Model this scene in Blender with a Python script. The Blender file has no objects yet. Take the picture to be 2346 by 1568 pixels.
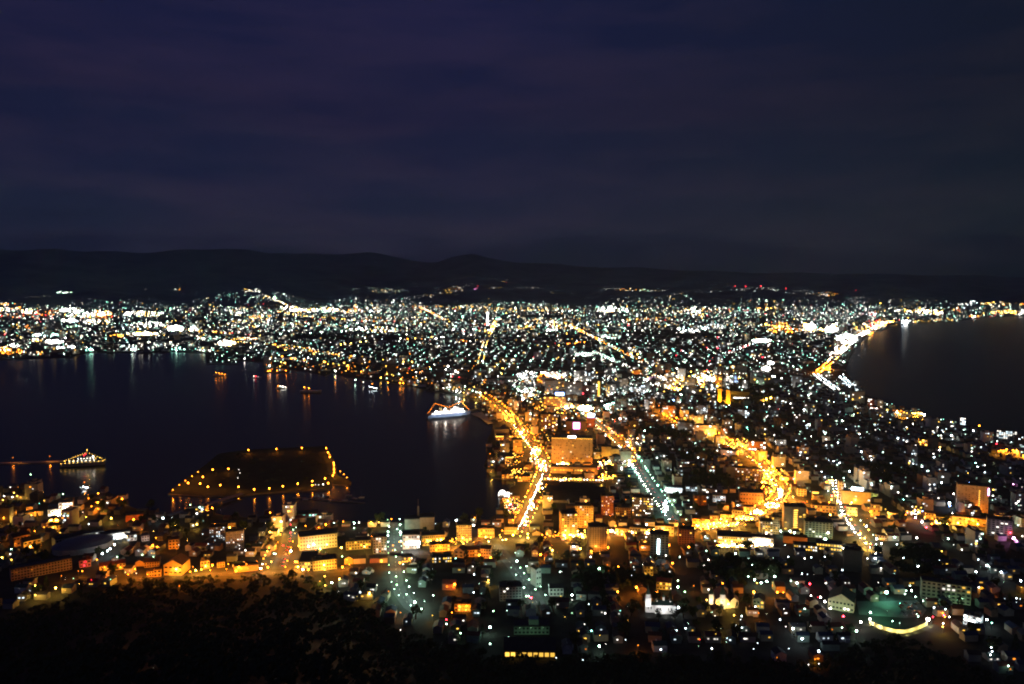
import bpy, math, random
import numpy as np
from mathutils import Vector, Matrix
from mathutils.geometry import tessellate_polygon
random.seed(7); RNG = np.random.default_rng(7)
S = bpy.context.scene
COL = S.collection

# ------------------------------------------------------------------ camera, sky, exposure
CAM_H = 334.0
F = 1824.0; PITCH = math.atan(144/1824)
cd = bpy.data.cameras.new('camera'); cam = bpy.data.objects.new('camera', cd); COL.objects.link(cam)
cd.lens = 28.0; cd.sensor_width = 36.0; cd.clip_start = 1.0; cd.clip_end = 90000
cam.location = (0, 0, CAM_H); cam.rotation_euler = (math.pi/2-PITCH, 0, 0)
S.camera = cam
S.view_settings.view_transform = 'Standard'; S.view_settings.look = 'None'
S.view_settings.exposure = 0; S.view_settings.gamma = 1; S.view_settings.use_curve_mapping = False
c = S.cycles
c.max_bounces = 4; c.diffuse_bounces = 1; c.glossy_bounces = 2; c.transmission_bounces = 1; c.volume_bounces = 0
c.sample_clamp_indirect = 0.6; c.sample_clamp_direct = 0
c.use_light_tree = True; c.filter_width = 2.0
c.use_adaptive_sampling = False
c.use_denoising = True
try: c.denoiser = 'OPENIMAGEDENOISE'; c.denoising_input_passes = 'RGB_ALBEDO_NORMAL'
except Exception: pass
c.caustics_reflective = False; c.caustics_refractive = False

W = bpy.data.worlds.new('World'); S.world = W; W.use_nodes = True
nt = W.node_tree; N = nt.nodes; Lk = nt.links; N.clear()
out = N.new('ShaderNodeOutputWorld'); bg = N.new('ShaderNodeBackground'); Lk.new(bg.outputs[0], out.inputs[0])
tc = N.new('ShaderNodeTexCoord'); sep = N.new('ShaderNodeSeparateXYZ'); Lk.new(tc.outputs['Generated'], sep.inputs[0])
ramp = N.new('ShaderNodeValToRGB'); wob = N.new('ShaderNodeTexNoise'); wob.inputs['Scale'].default_value = 4.0; wob.inputs['Detail'].default_value = 7; wob.inputs['Roughness'].default_value = .6
wmp = N.new('ShaderNodeMapping'); wmp.inputs['Scale'].default_value = (1, 1, 5); Lk.new(tc.outputs['Generated'], wmp.inputs[0]); Lk.new(wmp.outputs[0], wob.inputs[0])
wma = N.new('ShaderNodeMath'); wma.operation = 'MULTIPLY_ADD'; wma.inputs[1].default_value = .16; wma.inputs[2].default_value = -.08; Lk.new(wob.outputs[0], wma.inputs[0])
wad = N.new('ShaderNodeMath'); wad.operation = 'ADD'; Lk.new(wma.outputs[0], wad.inputs[0]); Lk.new(sep.outputs['Z'], wad.inputs[1]); Lk.new(wad.outputs[0], ramp.inputs[0])
e = ramp.color_ramp; e.elements[0].position = 0.0; e.elements[0].color = (.0095, .0125, .024, 1)
e.elements[1].position = 1.0; e.elements[1].color = (.009, .012, .052, 1)
for p, q in ((.03, (.0105, .0130, .032, 1)), (.052, (.0165, .0200, .044, 1)), (.10, (.0138, .0168, .045, 1)), (.2, (.0120, .0128, .042, 1)), (.38, (.0100, .0128, .053, 1))):
    x = e.elements.new(p); x.color = q
mp = N.new('ShaderNodeMapping'); mp.inputs['Scale'].default_value = (1.3, 1.3, 7.0); mp.inputs['Rotation'].default_value = (0, .06, 0)
Lk.new(tc.outputs['Generated'], mp.inputs[0])
n1 = N.new('ShaderNodeTexNoise'); n1.inputs['Scale'].default_value = 3.0; n1.inputs['Detail'].default_value = 8; n1.inputs['Roughness'].default_value = .58
Lk.new(mp.outputs[0], n1.inputs[0])
r2 = N.new('ShaderNodeValToRGB'); Lk.new(n1.outputs[0], r2.inputs[0])
r2.color_ramp.elements[0].position = .38; r2.color_ramp.elements[0].color = (.66, .78, .86, 1)
r2.color_ramp.elements[1].position = .64; r2.color_ramp.elements[1].color = (1.45, 1.12, .98, 1)
mul = N.new('ShaderNodeMix'); mul.data_type = 'RGBA'; mul.blend_type = 'MULTIPLY'; mul.inputs[0].default_value = 1
Lk.new(ramp.outputs[0], mul.inputs[6]); Lk.new(r2.outputs[0], mul.inputs[7])
# the twilight is fainter towards the east
mr = N.new('ShaderNodeMapRange'); Lk.new(sep.outputs['X'], mr.inputs[0])
mr.inputs[1].default_value = -.05; mr.inputs[2].default_value = .58; mr.inputs[3].default_value = 1.0; mr.inputs[4].default_value = .5
mcx = N.new('ShaderNodeMix'); mcx.data_type = 'RGBA'; mcx.inputs[6].default_value = (1, 1, 1, 1); mcx.inputs[7].default_value = (.68, .86, .50, 1)
mr.inputs[3].default_value = 0; mr.inputs[4].default_value = 1; Lk.new(mr.outputs[0], mcx.inputs[0])
mu2 = N.new('ShaderNodeMix'); mu2.data_type = 'RGBA'; mu2.blend_type = 'MULTIPLY'; mu2.inputs[0].default_value = 1
Lk.new(mul.outputs[2], mu2.inputs[6]); Lk.new(mcx.outputs[2], mu2.inputs[7])
Lk.new(mu2.outputs[2], bg.inputs[0]); bg.inputs[1].default_value = 1.06

# ------------------------------------------------------------------ geometry of the view (plan positions were surveyed from the photo)
CP, SP = math.cos(PITCH), math.sin(PITCH)
def ray(px, py):
    x = (px-1173)/F; v = -(py-784)/F
    return x, CP+v*SP, v*CP-SP
LZ = 1.5
def G(px, py, z=LZ):
    x, y, w = ray(px, py); t = (z-CAM_H)/w
    return Vector((x*t, y*t, z))
def toPx(x, y, z):
    dz = z-CAM_H; d = y*CP-dz*SP; u = y*SP+dz*CP
    return 1173+F*x/d, 784-F*u/d
REG = dict(A=(0, 617), B=(586.5, 617), C=(1173, 617), D=(1759.5, 617), E=(0, 980), H=(586.5, 980), I=(1173, 980), J=(1759.5, 980),
           K=(586.5, 1176), L=(1173, 1176), M=(1759.5, 1176))
def Zc(r, x, y): a, b = REG[r]; return a+x*.25, b+y*.25

RIDGE = [(-2500,600),(-400,588),(0,585),(150,583),(300,584),(500,576),(600,581),(750,585),(850,582),(920,591),(1000,603),(1040,592),(1085,583),(1130,592),
         (1200,604),(1300,608),(1400,613),(1550,620),(1700,624),(1900,628),(2100,632),(2346,636),(2800,640),(5000,640)]
RX, RY = np.array([a for a, b in RIDGE], float), np.array([b for a, b in RIDGE], float)
def hillz(x, y):
    x = np.asarray(x, float); y = np.asarray(y, float)
    r = np.hypot(x, y); px = 1173+F*x/np.maximum(y, 1)
    ridge = CAM_H+(640-np.interp(px, RX, RY))/F*18000
    r0 = 10200+500*np.sin(px*.006+1)+300*np.sin(px*.017); r1 = 18000
    s = np.clip((r-r0)/(r1-r0), 0, 1)
    foot = 60*np.clip((r-r0)/900, 0, 1)*(1+.5*np.sin(px*.013)+.3*np.sin(px*.041))
    z = foot+(ridge-foot)*s**1.7
    z = z+s*(1-s)*90*np.sin(px*.02+r*.0013)+s*(1-s)*60*np.sin(px*.055-r*.002)
    return np.where(r > r1, ridge-(r-r1)*.05, z)
def hit_far(px, py):
    dx, dy, dz = ray(px, py); t = 3000.0
    while t < 19000:
        x, y, z = dx*t, dy*t, CAM_H+dz*t
        if z <= LZ+float(hillz(x, y)): return Vector((x, y, z))
        t += 60
    return Vector((dx*t, dy*t, CAM_H+dz*t))
# silhouette of the wooded slope below the viewpoint: (column, row) of its foot
SIL = [(-1200,1620),(-400,1560),(0,1425),(60,1400),(110,1387),(170,1368),(240,1350),(330,1336),(430,1328),(560,1322),(640,1320),(700,1326),(745,1340),(780,1363),
       (830,1398),(870,1428),(920,1452),(1000,1474),(1060,1488),(1100,1502),(1150,1512),(1330,1508),(1500,1506),(1700,1512),(1800,1525),(1900,1520),
       (1960,1485),(2050,1468),(2130,1480),(2180,1512),(2240,1548),(2346,1562),(2800,1600),(4000,1640)]
_az = [math.atan2(*G(a, b).xy) for a, b in SIL]; _R = [G(a, b).xy.length for a, b in SIL]
def footR(x, y): return np.interp(np.arctan2(x, y), _az, _R)
def slopez(x, y):
    r = np.hypot(x, y); R = footR(x, y)
    return np.where(r < R, 306*np.clip(1-r/R, 0, 1)**1.38, 0)

# ------------------------------------------------------------------ materials
MATS = {}
def mat(name, col, rough=.85, noise=0, scale=.3, metal=0, spec=.3):
    if name in MATS: return MATS[name]
    m = bpy.data.materials.new(name); m.use_nodes = True; b = m.node_tree.nodes['Principled BSDF']
    b.inputs['Roughness'].default_value = rough; b.inputs['Metallic'].default_value = metal; b.inputs['Specular IOR Level'].default_value = spec
    if noise:
        t = m.node_tree.nodes.new('ShaderNodeTexNoise'); t.inputs['Scale'].default_value = scale; t.inputs['Detail'].default_value = 4
        g = m.node_tree.nodes.new('ShaderNodeNewGeometry'); m.node_tree.links.new(g.outputs['Position'], t.inputs[0])
        r = m.node_tree.nodes.new('ShaderNodeValToRGB'); m.node_tree.links.new(t.outputs[0], r.inputs[0])
        r.color_ramp.elements[0].position = .3; r.color_ramp.elements[1].position = .7
        r.color_ramp.elements[0].color = tuple(v*(1-noise) for v in col)+(1,); r.color_ramp.elements[1].color = tuple(min(1, v*(1+noise)) for v in col)+(1,)
        m.node_tree.links.new(r.outputs[0], b.inputs['Base Color'])
    else: b.inputs['Base Color'].default_value = tuple(col)+(1,)
    MATS[name] = m; return m
PAL = dict(w=(1, .93, .82), c=(.75, .92, 1), g=(.50, 1, .55), t=(.30, 1, .75), y=(1, .55, .075), o=(1, .265, .014), r=(1, .03, .05), m=(1, .35, .9), b=(.25, .45, 1), G=(.62, 1, .80))
PNAME = dict(w='white', c='cool white', g='green white', t='teal', y='yellow', o='amber', r='red', m='magenta', b='blue', G='pale green')
LV = [2, 6, 16, 40]
def glow(p, L, samp=True, tag='lamp'):
    k = f'{tag} {PNAME[p]} {L}' + ('' if samp else ' far')
    if k in MATS: return MATS[k]
    m = bpy.data.materials.new(k); m.use_nodes = True; n = m.node_tree.nodes; n.clear()
    o = n.new('ShaderNodeOutputMaterial'); e = n.new('ShaderNodeEmission'); e.inputs[0].default_value = PAL[p]+(1,); e.inputs[1].default_value = L*(.4 if tag == 'window' else 1)
    m.node_tree.links.new(e.outputs[0], o.inputs[0])
    try: m.cycles.emission_sampling = 'FRONT' if samp else 'NONE'
    except Exception: pass
    MATS[k] = m; return m
WALLC = dict(cream=(.52, .46, .34), white=(.66, .65, .62), grey=(.33, .33, .33), brown=(.24, .16, .11), brick=(.30, .13, .08), beige=(.46, .37, .27), ochre=(.50, .36, .16), green=(.28, .36, .30), dark=(.10, .10, .10))
ROOFC = dict(dark=(.035, .035, .04), red=(.16, .05, .035), blue=(.04, .06, .10), brown=(.07, .045, .03), grey=(.09, .09, .095), green=(.04, .08, .06))
def wallm(k): return mat('wall '+k, WALLC[k], .9, .16, .25)
def roofm(k): return mat('roof '+k, ROOFC[k], .7, .25, .2)
POLE = mat('pole metal', (.12, .12, .12), .5, metal=.6)
ASPH = mat('asphalt', (.055, .055, .058), .8, .3, .08)
CONC = mat('concrete', (.26, .25, .23), .9, .2, .1)
FOL = mat('foliage', (.035, .06, .025), .9, .5, .4)
BARK = mat('bark', (.07, .05, .035), .9, .3, 2)

# ------------------------------------------------------------------ mesh builder
class MB:
    def __init__(s): s.v = []; s.f = []; s.m = []
    def poly(s, pts, mi=0):
        b = len(s.v); s.v += [tuple(p) for p in pts]; s.f.append(tuple(range(b, b+len(pts)))); s.m.append(mi)
    def box(s, cx, cy, z0, w, d, h, mi=0, rot=0, top=None, taper=1.0):
        ca, sa = math.cos(rot), math.sin(rot); b = len(s.v)
        for z, k in ((z0, 1), (z0+h, taper)):
            for a, q in ((-1, -1), (1, -1), (1, 1), (-1, 1)):
                x, y = a*w/2*k, q*d/2*k; s.v.append((cx+x*ca-y*sa, cy+x*sa+y*ca, z))
        s.f += [(b, b+1, b+5, b+4), (b+1, b+2, b+6, b+5), (b+2, b+3, b+7, b+6), (b+3, b, b+4, b+7), (b+4, b+5, b+6, b+7), (b, b+3, b+2, b+1)]
        s.m += [mi]*4+[mi if top is None else top, mi]
    def gable(s, cx, cy, z0, w, d, h, mi=0, rot=0, over=.5, wall=None):
        # ridge along local x
        ca, sa = math.cos(rot), math.sin(rot); b = len(s.v); W2, D2 = w/2+over, d/2+over
        for x, y, z in ((-W2, -D2, 0), (W2, -D2, 0), (W2, D2, 0), (-W2, D2, 0), (-W2, 0, h), (W2, 0, h)):
            s.v.append((cx+x*ca-y*sa, cy+x*sa+y*ca, z0+z))
        wi = mi if wall is None else wall
        s.f += [(b, b+1, b+5, b+4), (b+2, b+3, b+4, b+5), (b+3, b, b+4), (b+1, b+2, b+5), (b, b+3, b+2, b+1)]; s.m += [mi, mi, wi, wi, mi]
    def cyl(s, a, b, r0, r1=None, n=6, mi=0):
        a, b = Vector(a), Vector(b); r1 = r0 if r1 is None else r1; d = (b-a).normalized()
        u = d.orthogonal().normalized(); w = d.cross(u); k = len(s.v)
        for P, r in ((a, r0), (b, r1)):
            for i in range(n):
                t = 2*math.pi*i/n; s.v.append(tuple(P+u*r*math.cos(t)+w*r*math.sin(t)))
        for i in range(n): j = (i+1) % n; s.f.append((k+i, k+j, k+n+j, k+n+i)); s.m.append(mi)
        s.f.append(tuple(range(k+n-1, k-1, -1))); s.f.append(tuple(range(k+n, k+2*n))); s.m += [mi, mi]
    def octa(s, p, r, mi=0, sz=1.0):
        x, y, z = p; b = len(s.v)
        s.v += [(x+r, y, z), (x-r, y, z), (x, y+r, z), (x, y-r, z), (x, y, z+r*sz), (x, y, z-r*sz)]
        for q in ((0, 2, 4), (2, 1, 4), (1, 3, 4), (3, 0, 4), (2, 0, 5), (1, 2, 5), (3, 1, 5), (0, 3, 5)): s.f.append(tuple(b+i for i in q)); s.m.append(mi)
    def mesh(s, name, mats):
        me = bpy.data.meshes.new(name); me.from_pydata(s.v, [], s.f)
        for m in (mats if isinstance(mats, (list, tuple)) else [mats]): me.materials.append(m)
        if any(s.m): me.polygons.foreach_set('material_index', s.m)
        me.update(); return me
    def build(s, name, mats, parent=None, loc=None, rot=None):
        return link(name, s.mesh(name, mats), parent, loc, rot)
def link(name, data, parent=None, loc=None, rot=None):
    o = bpy.data.objects.new(name, data); COL.objects.link(o)
    if parent: o.parent = parent
    if loc is not None: o.location = loc
    if rot is not None: o.rotation_euler = (0, 0, rot)
    return o
def structure(o): o['kind'] = 'structure'; return o
THINGS = []   # (object, base label, category, group, px, py) ; labels are completed at the end
def thing(o, label, cat, pos, group=None, fixed=False):
    o['category'] = cat
    if group: o['group'] = group
    THINGS.append([o, label, cat, group, *toPx(*pos), fixed]); return o
def empty(name, loc, rot=0):
    o = bpy.data.objects.new(name, None); COL.objects.link(o); o.location = loc; o.rotation_euler = (0, 0, rot); o.empty_display_size = 2; return o
WK = .5
def spot(parent, p, target, colr, lout, ang=70, size=.5, name='flood_or_wash'):  # aimed spot, for floodlit landmarks and for added facade washes
    ld = bpy.data.lights.new(name, 'SPOT'); d = (Vector(target)-Vector(p)); ld.energy = lout*WK*39.5*d.length_squared/.5
    ld.color = colr; ld.spot_size = math.radians(ang); ld.spot_blend = .6; ld.shadow_soft_size = size
    o = bpy.data.objects.new(name, ld); COL.objects.link(o)
    o.rotation_euler = d.to_track_quat('-Z', 'Y').to_euler(); o.location = p
    if parent:
        o.parent = parent; bpy.context.view_layer.update(); o.matrix_parent_inverse = parent.matrix_world.inverted()
    return o

# ------------------------------------------------------------------ land, water, hills
LANDPX = [(-400,828),(0,825),(90,822),(160,819),(200,809),(260,808),(330,810),(400,806),(470,810),(476,834),(540,836),(545,826),(600,830),(606,852),(660,856),(665,848),
 (700,850),(745,862),(760,856),(800,864),(880,874),(940,884),(1000,898),(1050,908),(1085,917),(1108,928),(1100,940),(1118,958),(1130,972),(1126,990),(1118,1004),(1116,1050),
 (1108,1068),(1118,1078),(1122,1094),(1180,1100),(1180,1112),(1168,1118),(1165,1140),(1146,1146),(1148,1172),(1120,1190),(1060,1196),(1000,1196),(960,1192),(900,1197),
 (850,1196),(790,1198),(740,1194),(726,1186),(668,1184),(640,1180),(600,1188),(520,1182),(470,1172),(380,1176),(330,1170),(290,1158),(282,1140),(240,1126),(215,1130),(160,1142),(110,1140),(90,1120),
 (60,1112),(0,1118),(-400,1108)]
SEAPX = [(2346,722),(2290,727),(2240,729),(2180,738),(2110,740),(2060,745),(2010,760),(1980,778),(1958,800),(1942,826),(1938,850),(1952,876),(1985,904),(2012,924),(2045,930),
 (2100,943),(2130,958),(2165,968),(2210,980),(2260,992),(2300,1004),(2346,1018),(2600,1080)]
land = [G(a, b).xy for a, b in LANDPX]
sea = [G(a, b).xy for a, b in SEAPX]
LPOLY = [Vector((-26000, 34000)), Vector((-9000, 3290))]+land+[Vector((-1500, 1150)), Vector((-1500, -600)), Vector((1600, -600)), Vector((1500, 900))]+sea[::-1]+[Vector((9500, 9300)), Vector((26000, 20000)), Vector((26000, 34000))]
ISLPX = [(385,1131),(398,1118),(435,1090),(470,1066),(500,1040),(560,1031),(630,1027),(690,1025),(748,1022),(758,1040),(770,1066),(774,1088),(806,1104),(803,1112),(760,1110),(752,1122),(640,1128),(540,1137),(470,1137)]
IPOLY = [G(a, b).xy for a, b in ISLPX]
def inpoly(x, y, P):
    x = np.asarray(x, float); y = np.asarray(y, float); r = np.zeros(x.shape, bool); n = len(P)
    for i in range(n):
        x1, y1 = P[i]; x2, y2 = P[(i+1) % n]
        if y1 == y2: continue
        c = ((y1 > y) != (y2 > y)) & (x < (x2-x1)*(y-y1)/(y2-y1)+x1); r ^= c
    return r
def slab(name, poly, m, z=LZ, depth=6, kind='structure', side=None):
    b = MB(); P = [Vector((p[0], p[1], z)) for p in poly]
    b.v = [tuple(p) for p in P]; n = len(P)
    up = sum(P[i].x*P[(i+1) % n].y-P[(i+1) % n].x*P[i].y for i in range(n)) > 0
    for t in tessellate_polygon([P]):
        a, q, r = t; nz = (P[q]-P[a]).cross(P[r]-P[a]).z
        b.f.append((a, q, r) if nz > 0 else (a, r, q)); b.m.append(0)
    if depth:
        b.v += [(p.x, p.y, z-depth) for p in P]
        for i in range(n):
            j = (i+1) % n; f = (i, n+i, n+j, j); b.f.append(f if up else f[::-1]); b.m.append(1 if side else 0)
    o = b.build(name, [m, side] if side else m)
    if kind: o['kind'] = kind
    return o
LANDM = mat('town ground', (.030, .031, .026), .95, .5, .05)
slab('ground', LPOLY, LANDM, side=CONC)
slab('island_ground', IPOLY, mat('island grass', (.02, .028, .015), .95, .4, .05), side=CONC)
# water
wm = bpy.data.materials.new('sea water'); wm.use_nodes = True; wn = wm.node_tree.nodes; b = wn['Principled BSDF']
b.inputs['Base Color'].default_value = (.0015, .0020, .0016, 1); b.inputs['Roughness'].default_value = .2; b.inputs['Specular Tint'].default_value = (.95, .9, .62, 1); b.inputs['IOR'].default_value = 1.33
b.inputs['Specular IOR Level'].default_value = .2
nz = wn.new('ShaderNodeTexNoise'); nz.inputs['Scale'].default_value = .09; nz.inputs['Detail'].default_value = 6; nz.inputs['Roughness'].default_value = .6
gp = wn.new('ShaderNodeNewGeometry'); wm.node_tree.links.new(gp.outputs['Position'], nz.inputs[0])
bp = wn.new('ShaderNodeBump'); bp.inputs['Strength'].default_value = .2; bp.inputs['Distance'].default_value = 1.2
wm.node_tree.links.new(nz.outputs[0], bp.inputs['Height']); wm.node_tree.links.new(bp.outputs[0], b.inputs['Normal'])
m = MB(); m.poly([(-26000, -800, 0), (26000, -800, 0), (26000, 34000, 0), (-26000, 34000, 0)]); structure(m.build('water', wm))
# far mountains, polar sheet
m = MB(); nA, nR = 320, 70
for i in range(nA):
    a = math.atan((-1300+i*(4900/(nA-1))-1173)/F)
    for j in range(nR):
        r = 9600+(j/(nR-1))**1.1*11500; x, y = r*math.sin(a), r*math.cos(a)
        z = float(hillz(x, y)); z += (8+.03*z)*math.sin(x*.0031+y*.0017)*math.sin(y*.0043) if z > 3 else 0
        m.v.append((x, y, LZ-.6+z))
for i in range(nA-1):
    for j in range(nR-1): a = i*nR+j; m.f.append((a, a+nR, a+nR+1, a+1)); m.m.append(0)
o = structure(m.build('mountains', mat('forested mountain', (.09, .15, .13), 1, .4, .002)))
for p in o.data.polygons: p.use_smooth = True
# the wooded slope of the viewpoint's own hill
m = MB(); nA, nR = 200, 46
for i in range(nA):
    a = -1.05+i*2.1/(nA-1); R = float(footR(math.sin(a), math.cos(a)))
    for j in range(nR):
        r = R*(1.015-j/(nR-1)*.985); x, y = r*math.sin(a), r*math.cos(a)
        m.v.append((x, y, LZ-.4+float(slopez(x, y))))
for i in range(nA-1):
    for j in range(nR-1): a = i*nR+j; m.f.append((a, a+1, a+nR+1, a+nR)); m.m.append(0)
structure(m.build('hillside', mat('forest floor', (.02, .022, .014), 1, .3, .1)))

# ------------------------------------------------------------------ occupancy
OCC = set(); CELL = 9.0
def occ_mark(x, y, r):
    n = int(r/CELL)+1; cx, cy = int(x//CELL), int(y//CELL)
    for i in range(-n, n+1):
        for j in range(-n, n+1):
            if (i*CELL)**2+(j*CELL)**2 <= (r+CELL*.5)**2: OCC.add((cx+i, cy+j))
def occ_rect(x, y, w, d, rot):
    ca, sa = math.cos(rot), math.sin(rot)
    for i in range(int(w/6)+2):
        for j in range(int(d/6)+2):
            a = -w/2+i*w/(int(w/6)+1); q = -d/2+j*d/(int(d/6)+1)
            OCC.add((int((x+a*ca-q*sa)//CELL), int((y+a*sa+q*ca)//CELL)))
def free(x, y): return (int(x//CELL), int(y//CELL)) not in OCC

# ------------------------------------------------------------------ lamps
LAMPS = []     # (pos of the head, palette, level index, radius, kind)
def lamp(p, pal='w', lv=2, r=None, kind='lamp'):
    d = Vector(p).xy.length
    if r is None: r = .62 if d < 1250 else .75 if d < 1800 else 1.0 if d < 3000 else 1.45 if d < 5000 else 2.3 if d < 8000 else 3.2
    LAMPS.append([Vector(p), pal, lv, r, kind])
def lamp_px(px, py, pal='w', lv=2, k=1.0, h=7.5):
    p = G(px, py, LZ+h); d = p.xy.length
    lamp(p, pal, lv, k*(.62 if d < 1250 else .75 if d < 1800 else 1.0 if d < 3000 else 1.45 if d < 5000 else 2.3 if d < 8000 else 3.2))
def lst(reg, txt, h=7.5):
    for t in txt.split(';'):
        q = t.split()
        if len(q) < 2: continue
        x, y = Zc(reg, float(q[0]), float(q[1])); c = q[2] if len(q) > 2 else 'y'; s = q[3] if len(q) > 3 else ''
        k, lv = {'': (1, 2), 'b': (1.5, 3), 'h': (2.3, 3), 's': (.7, 1), 'm': (1.25, 3)}[s]
        lamp_px(x, y, c, lv, k, h)
# island lamps
lst('E', '1585 570 o;1645 525 o;1700 485 o;1760 445 o;1815 405 o;1725 507 o m;1860 452 o m;1950 385 o m;1835 513 o m;1905 542 o m;2020 527 o m;2095 378 o m;2187 543 o m;2330 566 o m;2277 205 o m;2190 385 w s;2200 415 w s;2180 462 w s')
lst('H', '187 195 o m;421 186 o m;643 189 o m;660 228 o m;675 248 o;677 270 o m;712 322 o m;714 345 o m;717 368 o;716 384 o m;717 411 o m;705 438 o m;772 400 o;805 427 o;834 457 o;634 467 o m;663 509 o m;517 490 o m;518 527 o m;383 513 o m;246 537 o m;122 556 o m;545 522 w s;575 525 w s;615 520 w;130 780 o m')
# harbour quarter at the lower left
lst('E', '130 597;160 628;40 628 w;283 430 g;580 608 g;362 695 t s;900 605 o m;898 685 o m;840 722 o;900 745 o;1120 655 o m;1745 708 g;1945 735 o m;1495 830 c b;290 803;125 820 y m;35 825 o;725 808 g;790 820;1020 830 y m;1225 842 o m;1610 892 y m;1805 886 y m;1970 886 o m;2105 915 y m;490 915;405 912 o;320 948 o;200 972 w s;290 1005 y m;353 1028 o;222 1060 y m;280 1090 y m;105 1115 G m;590 1105 g;20 1190 y m;1075 1185 g;1305 1165 g;1408 1185 g;440 1150 c s;890 1210 o;775 1262 r;1005 1250 o b;755 1315 o;960 1280 o;1040 1280 o;1105 1280 o;1605 1265 y m;1615 1298 y m;1795 1308 y m;1845 1300 y;1885 1270 y m;2190 1280 o b;2165 1312 o m;325 1450 y m;512 1470 y m;325 1535 y;675 1382 g s;1015 1390 t s;838 1395 r s;1645 1450 o s;565 1357 o s;815 885 c;760 775 w s;800 550 c m;740 548 c s;775 500 o s;120 275 o s;457 262 o s;720 1315 o s;1150 1325 g s;1250 1335 c s;820 1050 w m;850 1048 w m;920 1030 w m;950 1040 w m;1050 1072 w m;1135 990 c b;940 1155 c m;985 1130 c m;1010 1110 c m;1270 1130 c s;1640 1075 c s;2195 1080 w s;2195 1110 w s;2250 1125 w;1430 1010 o;1565 1030 o m;1400 1080 o m;1440 1095 o m')
lst('H', '165 930 y m;130 960 y m;317 888 r;340 935 g;315 965 r;248 1080 r;455 900 o;575 915 o;640 888 o m;800 860 o;900 875 G m;900 920 g;945 870 w;1055 870 o m;1125 868 y;1242 838 o;1220 908 c;1215 955 g;1210 985 c;1325 888 g;1295 930 G;1325 960 w b;1645 880 c s;1550 983 w b;1835 850 c b;1995 895 w b;2005 825 o;1895 1012 y m;1935 1045 y;2128 948 y;2105 1003 y m;2152 1008 y;2128 1040 y;2240 1003 y;2290 1025 y m;1763 1052 y m;1717 1057 y;1697 1025 y m;1655 1060 y;1570 1030 y;1000 1055 y m;995 1090 y m;840 1067 y m;783 1100 y m;790 1180 g;793 1278 o m;625 1258 y b;630 1300 y;630 1362 y;765 1387 y m;635 1445 y;695 1420 G m;585 1408 y s;1150 1222 o b;1320 1240 o m;1283 1182 g;1275 1120 g;1285 1363 g;1290 1440 g;1380 1527 g;1830 1197 t;1985 1275 w;1998 1345 c;1995 1510 c;1625 1537 G;1820 1435 o b;2130 1398 y;2045 1168 o b;2150 1190 o m;1110 1443 w s;955 1508 c;1040 1515 y m;1215 1500 o s;358 1227 y;385 1275 y m;480 1300 o m;430 1300 w m;270 1275 o;110 1280 o m;45 1290 w m;60 1250 w;180 1157 G;320 1130 w b;390 1085 y;400 1035 y;105 1130 y;120 1100 y;85 1170 y;70 1200 o;450 1040 y b;480 1090 w m;530 1070 w m;590 1110 y b;650 1070 y b;1380 1045 w b;1420 1060 w b;1460 1050 w b;1490 1090 w m;950 1010 w s;950 1040 w s;1175 1050 w s;1175 1080 w s')
lst('K', '1455 815 G b;1515 875 G b;1617 937 y s;1325 910 o s;2175 897 g;2145 1045 G b;1745 1015 G;1875 1100 g;2145 1197 G;1325 1070 w s;1870 860 o;1930 850 o;850 755 w s;755 718 w s')
lst('L', '440 537 G;798 507 G m;975 492 o m;1115 493 w s;1470 458 o m;1800 430 w m;1760 482 w;1520 617 g;1520 677 g m;1583 720 g;968 720 o m;1140 680 o b;1328 722 o m;550 750 G m;550 795 w s;155 608 g;215 697 g;112 550 g;75 500 g;130 760 g;175 775 r m;853 917 w;1057 848 w;992 893 t s;727 1077 t;800 1218 G m;1505 1078 c m;1590 1055 c;1525 865 c m;1363 1250 c;665 1017 w s;1928 645 o m;1912 685 w;2215 722 o b;2230 860 w m;2050 1030 c;2105 1048 c;2165 580 G;2222 610 G m;2282 637 G m;2335 625 G m;2245 640 y;1800 700 w;1880 1040 y;1865 1108 y s;1850 1105 y s;2105 942 c;2095 975 c s;1830 1240 c;2213 1243 c s;2250 1190 c s;2200 475 G;2168 415 G;2050 370 G m;1780 345 G;1770 215 G;1860 255 G;1537 400 G;1437 293 o b;1410 388 w;262 380 o b;370 340 y b;350 320 y;145 225 y b;145 190 y m;10 200 y b;727 350 o m;720 400 c;625 325 y b;565 305 c m;45 440 G b;880 315 o m;1195 310 o m;1620 310 o m;1232 105 w b;1230 220 w;1170 150 y b;1300 150 y b;1035 150 y m;1690 110 y b;1850 90 y b;1910 90 y m;1965 75 y b;1800 140 y m;2055 50 y b;2060 100 y b;2285 50 y m;2330 185 w m;1095 570 c s;820 555 c s;1720 1158 r s;1970 1145 c s;2035 935 y;1860 940 w s;2260 915 o s;1665 665 o s;1455 690 w s;1785 795 y;930 800 g s;550 915 g s;1040 1160 c s;1155 1210 o s;1200 470 w;1270 405 G;1265 445 y;650 1345 c s;405 1325 c s;480 190 y b;600 165 y b;490 225 y m')
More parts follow.
